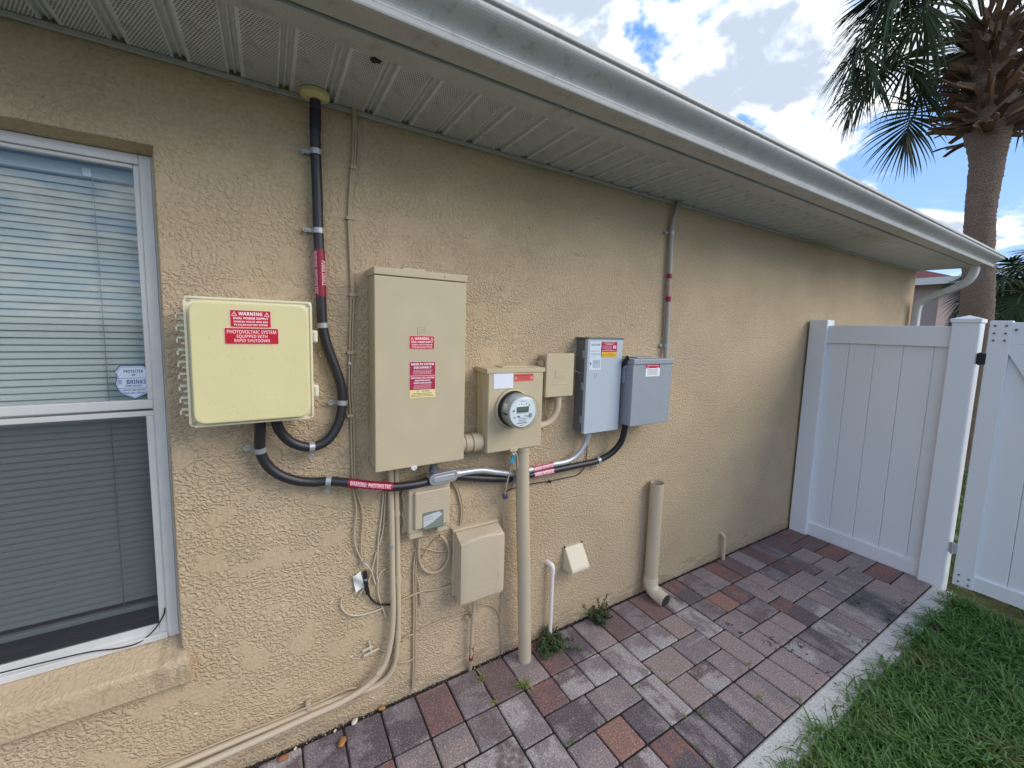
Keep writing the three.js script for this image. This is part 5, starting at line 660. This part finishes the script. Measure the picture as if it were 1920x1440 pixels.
{ // neighbour's house
  const t = thing('neighbour_house', 'pink stucco neighbouring house with a red tiled roof beyond the fence', 'house');
  const c = atDepth(1759, 570, 9.2), ey = 3.02, pink = new THREE.MeshStandardMaterial({ map: again(grime, .7, .7), color: lin(.62, .50, .49), roughness: .9 });
  obj('wall', box(c.x, c.x + 9, -.1, ey + .02, c.z - 10, c.z), pink, t);
  const e = .42, x0 = c.x - e, x1 = c.x + 9 + e, z0 = c.z - 10 - e, z1 = c.z + e, p = [[x0, ey, z0], [x1, ey, z0], [x1, ey, z1], [x0, ey, z1], [c.x + 4.5, ey + 1.9, c.z - 5.6], [c.x + 4.5, ey + 1.9, c.z - 4.4]].map((v) => V(...v));
  const q = [[3, 2, 5], [0, 3, 5], [0, 5, 4], [1, 0, 4], [2, 1, 4], [2, 4, 5]]; const rg = triGeo(q.flatMap((v) => v.map((i) => p[i]))); rg.setAttribute('uv', new THREE.Float32BufferAttribute(q.flatMap((v) => v.flatMap((i) => [(p[i].x + p[i].z) * .4, p[i].y * 3])), 2));
  const tile = dataTex(256, 256, (i, j) => { const v = .5 + .5 * noise(i / 9, j / 7), k = .6 + .4 * Math.abs(Math.sin(i / 256 * Math.PI * 16)); return [(.40 + .16 * v) * k, (.20 + .09 * v) * k, (.18 + .06 * v) * k]; }, true);
  obj('roof', rg, new THREE.MeshStandardMaterial({ map: again(tile, 1, 1), roughness: .9, side: THREE.DoubleSide }), t);
  obj('eave_soffit', box(x0 + .01, x1 - .01, ey - .03, ey - .004, z0 + .01, z1 - .01), WHITE, t);
  obj('fascia', [box(x0 - .02, x0, ey - .10, ey + .05, z0, z1 + .02), box(x0, x1, ey - .10, ey + .05, z1, z1 + .02)], WHITE, t);
  const dp = atDepth(1731, 560, 9.35); obj('downspout', rbox(c.x - .09, c.x - .005, 0, ey - .05, c.z - .62, c.z - .52, .01), WHITE, t);
}

// ------------------------------------------------------------------ lawn, weeds and litter
function bladeInto(out, base, az, len, lean, w, bend = 1) {
  const h = V(Math.cos(az), 0, Math.sin(az)), S = V(-Math.sin(az), 0, Math.cos(az)), K = 3; let prev = null;
  for (let i = 0; i <= K; i++) { const t = i / K, a = lean * (t + bend * t * t * .6), p = base.clone().addScaledVector(h, len * Math.sin(a) * t).addScaledVector(UP, len * Math.cos(a) * t), ww = w * .5 * (1 - t * t * .96), l = p.clone().addScaledVector(S, -ww), r = p.clone().addScaledVector(S, ww); if (prev) { out.push(prev[0], prev[1], l); if (i < K) out.push(prev[1], r, l); } prev = [l, r]; }
}
{
  const r = rngOf(31), out = []; for (let i = 0; i < 7; i++) bladeInto(out, V((r() - .5) * .035, 0, (r() - .5) * .035), r() * 6.283, .055 + .06 * r(), .25 + .9 * r(), .0042 + .003 * r());
  const g = triGeo(out), m = new THREE.MeshPhysicalMaterial({ color: 0xffffff, roughness: .55, side: THREE.DoubleSide, transmission: 0 });
  const pts = []; const dens = (x, z) => true;
  for (let i = 0; i < 24000; i++) { const x = -1.2 + 5.02 * r(), z = .985 + 2.3 * Math.pow(r(), 1.15); if (z < 1.008 + .03 * noise(x * 7, 3) + .018 * noise(x * 30, 8) && r() < .93) continue; pts.push([x, z, 1]); }
  for (let i = 0; i < 5000; i++) { const x = 3.95 + 5 * r(), z = -1 + 5 * r(); if (x < 6.3 && z < .1) continue; pts.push([x, z, 1.2]); }
  const im = new THREE.InstancedMesh(g, m, pts.length), M = new THREE.Matrix4(), q = new THREE.Quaternion(), e = new THREE.Euler(), c = new THREE.Color();
  pts.forEach(([x, z, s], i) => { const k = s * (.65 + .6 * r()) * (1 + .25 * noise(x * 4, z * 4)); e.set((r() - .5) * .7, r() * 6.283, (r() - .5) * .7); M.compose(V(x, -.045 + .012 * r(), z), q.setFromEuler(e), V(k, k * (.8 + .4 * r()), k)); im.setMatrixAt(i, M); const dry = ss(.3, .75, noise(x * 5 + 3, z * 5) + .6 * (r() - .5)), v = .75 + .5 * r(); im.setColorAt(i, c.setRGB(mix(.075, .12, dry) * v, mix(.165, .165, dry) * v, mix(.026, .036, dry) * v)); });
  im.name = 'lawn'; im.userData = { kind: 'stuff', label: 'thick green lawn grass along the concrete edging', category: 'grass' }; scene.add(im);
}
const WEED = [lin(.045, .085, .022), lin(.06, .10, .028), lin(.035, .066, .02)].map((c) => mat(c, .6, { side: THREE.DoubleSide })), BRIGHT = [lin(.20, .26, .05), lin(.15, .24, .05), lin(.30, .30, .09)].map((c) => mat(c, .6, { side: THREE.DoubleSide })), BROWN = mat(lin(.06, .045, .03), .9, { side: THREE.DoubleSide });
function weed(label, c, spread, n, hgt, seed, ms, stalks = 0) {
  const t = thing('weed', label, 'weed'), r = rngOf(seed), lf = [[], [], []], st = [];
  for (let i = 0; i < n; i++) {
    const a = r() * 6.283, L = hgt * (.5 + .8 * r()), ln = .6 + .7 * r(), b = c.clone().add(V((r() - .5) * spread, 0, Math.abs(r() - .3) * spread * .8)), h = V(Math.cos(a), 0, Math.sin(a)), pts = [];
    for (let k = 0; k <= 5; k++) { const u = k / 5; pts.push(b.clone().addScaledVector(h, L * Math.sin(ln) * u).addScaledVector(UP, Math.max(0, L * Math.cos(ln) * u * (1.2 - .4 * u)))); if (pts[k].z < .012) pts[k].z = .012; }
    st.push(new THREE.TubeGeometry(curve(pts), 6, .0012, 4, false));
    for (let k = 0; k < 26; k++) { const u = r(), p = pts[Math.min(5, Math.floor(u * 6))].clone().add(V((r() - .5) * .018, r() * .012, (r() - .5) * .018)); if (p.z < .006) p.z = .006; bladeInto(lf[k % 3], p, r() * 6.283, .009 + .012 * r(), .6 + .8 * r(), .006 + .005 * r()); }
  }
  for (let i = 0; i < stalks; i++) { const b = c.clone().add(V((r() - .5) * .06, 0, .0)), pts = []; for (let k = 0; k <= 6; k++) pts.push(b.clone().add(V((i - stalks / 2) * .018 * k + .006 * Math.sin(k), hgt * .34 * k, .015 + .004 * k))); st.push(new THREE.TubeGeometry(curve(pts), 12, .0012, 4, false)); for (let k = 0; k < 46; k++) bladeInto(lf[k % 3], pts[1 + Math.floor(r() * 6)].clone().add(V((r() - .5) * .01, (r() - .5) * .02, 0)), r() * 6.283, .008 + .012 * r(), .6 + .6 * r(), .004); }
  obj('stem', st, ms[0], t); lf.forEach((l, i) => obj('leaf', triGeo(l), ms[i], t)); return t;
}
weed('dense green creeping weed at the foot of the white drain pipe', V(1.235, -.004, .05), .15, 46, .075, 5, WEED);
weed('dark straggly weed with upright stalks against the wall base', V(1.60, -.004, .035), .10, 22, .07, 6, [WEED[2], WEED[0], BROWN], 3);
function tuft(label, c, n, len, seed, group) { const t = thing('grass_tuft', label, 'grass tuft', group), r = rngOf(seed), o = [[], [], []]; for (let i = 0; i < n; i++) bladeInto(o[i % 3], c.clone().add(V((r() - .5) * .02, -.004, (r() - .5) * .02)), r() * 6.283, len * (.6 + .6 * r()), .3 + .8 * r(), .0042); o.forEach((l, i) => l.length && obj('blades', triGeo(l), BRIGHT[i], t)); }
tuft('bright yellow-green grass tuft in a paver joint before the thick pipe', Y(982, 1290, 0), 40, .07, 1);
tuft('slim green grass sprout beside the red-taped stub pipe', Y(901, 1276, 0), 14, .06, 2);
for (const [x, y, k] of [[928, 1318, 12], [1073, 1391, 8], [1195, 1288, 8], [1217, 1253, 8], [1250, 1280, 7], [1404, 1245, 8], [1425, 1310, 10], [1498, 1312, 10], [1282, 1342, 8], [1322, 1345, 9], [1408, 1356, 7], [1340, 1432, 6]]) tuft('tiny green sprout growing in a paver joint', Y(x, y, 0), k, .022, x, 'sprouts in the paver joints');
{
  const leafM = [mat(lin(.40, .17, .06), .7), mat(lin(.30, .12, .06), .7)];
  for (const [x, y, s, lab] of [[531, 1422, .02, 'curled orange-brown dead leaf on the pavers farthest from the fence'], [642, 1392, .022, 'folded rusty dead leaf on a paver joint below the wall-base conduits'], [716, 1329, .016, 'small dark red dead leaf by the wall base']]) {
    const c = Y(x, y, .006), g = new THREE.SphereGeometry(s, 12, 8), p = g.attributes.position; for (let i = 0; i < p.count; i++) { const a = p.getX(i), b = p.getY(i), d = p.getZ(i); p.setXYZ(i, a * (1 + .3 * noise(a * 60 + x, d * 60)), b * .42 + 6 * a * a * s * 12, d * .62 * (1 + .3 * noise(d * 80, a * 80 + y))); } g.computeVertexNormals(); g.rotateY(x); g.translate(c.x, .008, c.z); tag(obj('dead_leaf', g, leafM[x % 2]), lab, 'leaf', 'dead leaves on the pavers');
  }
  for (const [x, y, s, lab] of [[664, 1349, .013, 'oval cream pebble lying at the wall base'], [627, 1363, .006, 'tiny white pebble at the wall base behind the cream one'], [553, 1396, .006, 'tiny pale pebble at the wall base near the orange leaf']]) { const c = Y(x, y, .004), g = new THREE.IcosahedronGeometry(s, 2); const p = g.attributes.position; for (let i = 0; i < p.count; i++) { const k = 1 + .15 * noise(p.getX(i) * 90, p.getY(i) * 90 + p.getZ(i) * 50); p.setXYZ(i, p.getX(i) * k * 1.3, p.getY(i) * k * .6, p.getZ(i) * k * .85); } g.computeVertexNormals(); g.rotateY(.8); g.translate(c.x, s * .4, Math.max(c.z, .018)); tag(obj('pebble', g, mat(lin(.62, .56, .44), .8)), lab, 'pebble', 'pebbles at the wall base'); }
  const r = rngOf(12), crumb = new THREE.IcosahedronGeometry(1, 0), N = 5200, im = new THREE.InstancedMesh(crumb, mat(lin(1, 1, 1), 1), N), M = new THREE.Matrix4(), q = new THREE.Quaternion(), c = new THREE.Color();
  for (let i = 0; i < N; i++) { const x = -.6 + 4.4 * r(), lim = .012 + .016 * Math.max(0, noise(x * 9, 2)), s = .001 + .0026 * r() * r(); M.compose(V(x, -.006 + .011 * r() * r(), .002 + lim * Math.pow(r(), 1.4)), q.setFromEuler(new THREE.Euler(r() * 6, r() * 6, 0)), V(s * 1.4, s, s)); im.setMatrixAt(i, M); const v = r(); im.setColorAt(i, v > .95 ? c.setRGB(.5, .46, .38) : c.setRGB(.03 + .05 * v, .026 + .04 * v, .02 + .03 * v)); }
  im.name = 'soil_crumbs'; im.userData = { kind: 'stuff', label: 'dark soil crumbs gathered along the foot of the wall', category: 'soil' }; scene.add(im);
  const tw = []; const rt = rngOf(44); for (const [x, y, n, sp] of [[1445, 1205, 10, .07], [1500, 1222, 10, .08], [1610, 1133, 12, .06], [1368, 1172, 4, .02], [1385, 1186, 3, .015], [1610, 1190, 4, .1], [1480, 1208, 6, .1], [1660, 1150, 8, .08], [1560, 1265, 6, .1], [1690, 1130, 8, .07]]) for (let i = 0; i < n; i++) { const p = Y(x, y, .003).add(V((rt() - .5) * sp * 1.6, 0, (rt() - .5) * sp)), a = rt() * 6.28, L = .008 + .022 * rt(); tw.push(cyl(p, p.clone().add(V(Math.cos(a) * L, .004 * rt(), Math.sin(a) * L)), .0016 + .0015 * rt(), .0008, 5)); }
  const o = obj('leaf_litter', tw, mat(lin(.045, .04, .028), .9)); o.userData = { kind: 'stuff', label: 'dark clippings and twig bits scattered over pavers and edging', category: 'litter' };
  for (const [x, y, s, lab] of [[1725, 1168, .06, 'dark clod of bare soil at the lawn edge by the gate post'], [1850, 1165, .04, 'small brown soil clod in the lawn before the gate']]) { const cc = Y(x, y, 0), g = new THREE.IcosahedronGeometry(s, 4), p = g.attributes.position; for (let i = 0; i < p.count; i++) { const k = 1 + .35 * fbm(p.getX(i) * 40 + x, p.getZ(i) * 40 + p.getY(i) * 30, 4); p.setXYZ(i, p.getX(i) * k, p.getY(i) * k * .4, p.getZ(i) * k * .6); } g.computeVertexNormals(); g.translate(cc.x + .05, -.016, cc.z + .05); tag(obj('soil_clod', g, mat(lin(.045, .03, .022), 1)), lab, 'soil clod'); }
}

// ------------------------------------------------------------------ every thing stands at its own base; shadows on
for (const t of tops) {
  if (t.userData.kind) continue;
  t.updateMatrixWorld(true); const b = new THREE.Box3().setFromObject(t), c = V((b.min.x + b.max.x) / 2, b.min.y, (b.min.z + b.max.z) / 2);
  t.position.copy(c); if (t.isMesh) t.geometry.translate(-c.x, -c.y, -c.z); else for (const k of t.children) k.position.sub(c);
}
scene.traverse((o) => { if (o.isMesh) { o.castShadow = o.receiveShadow = true; } });
renderer.render(scene, camera);
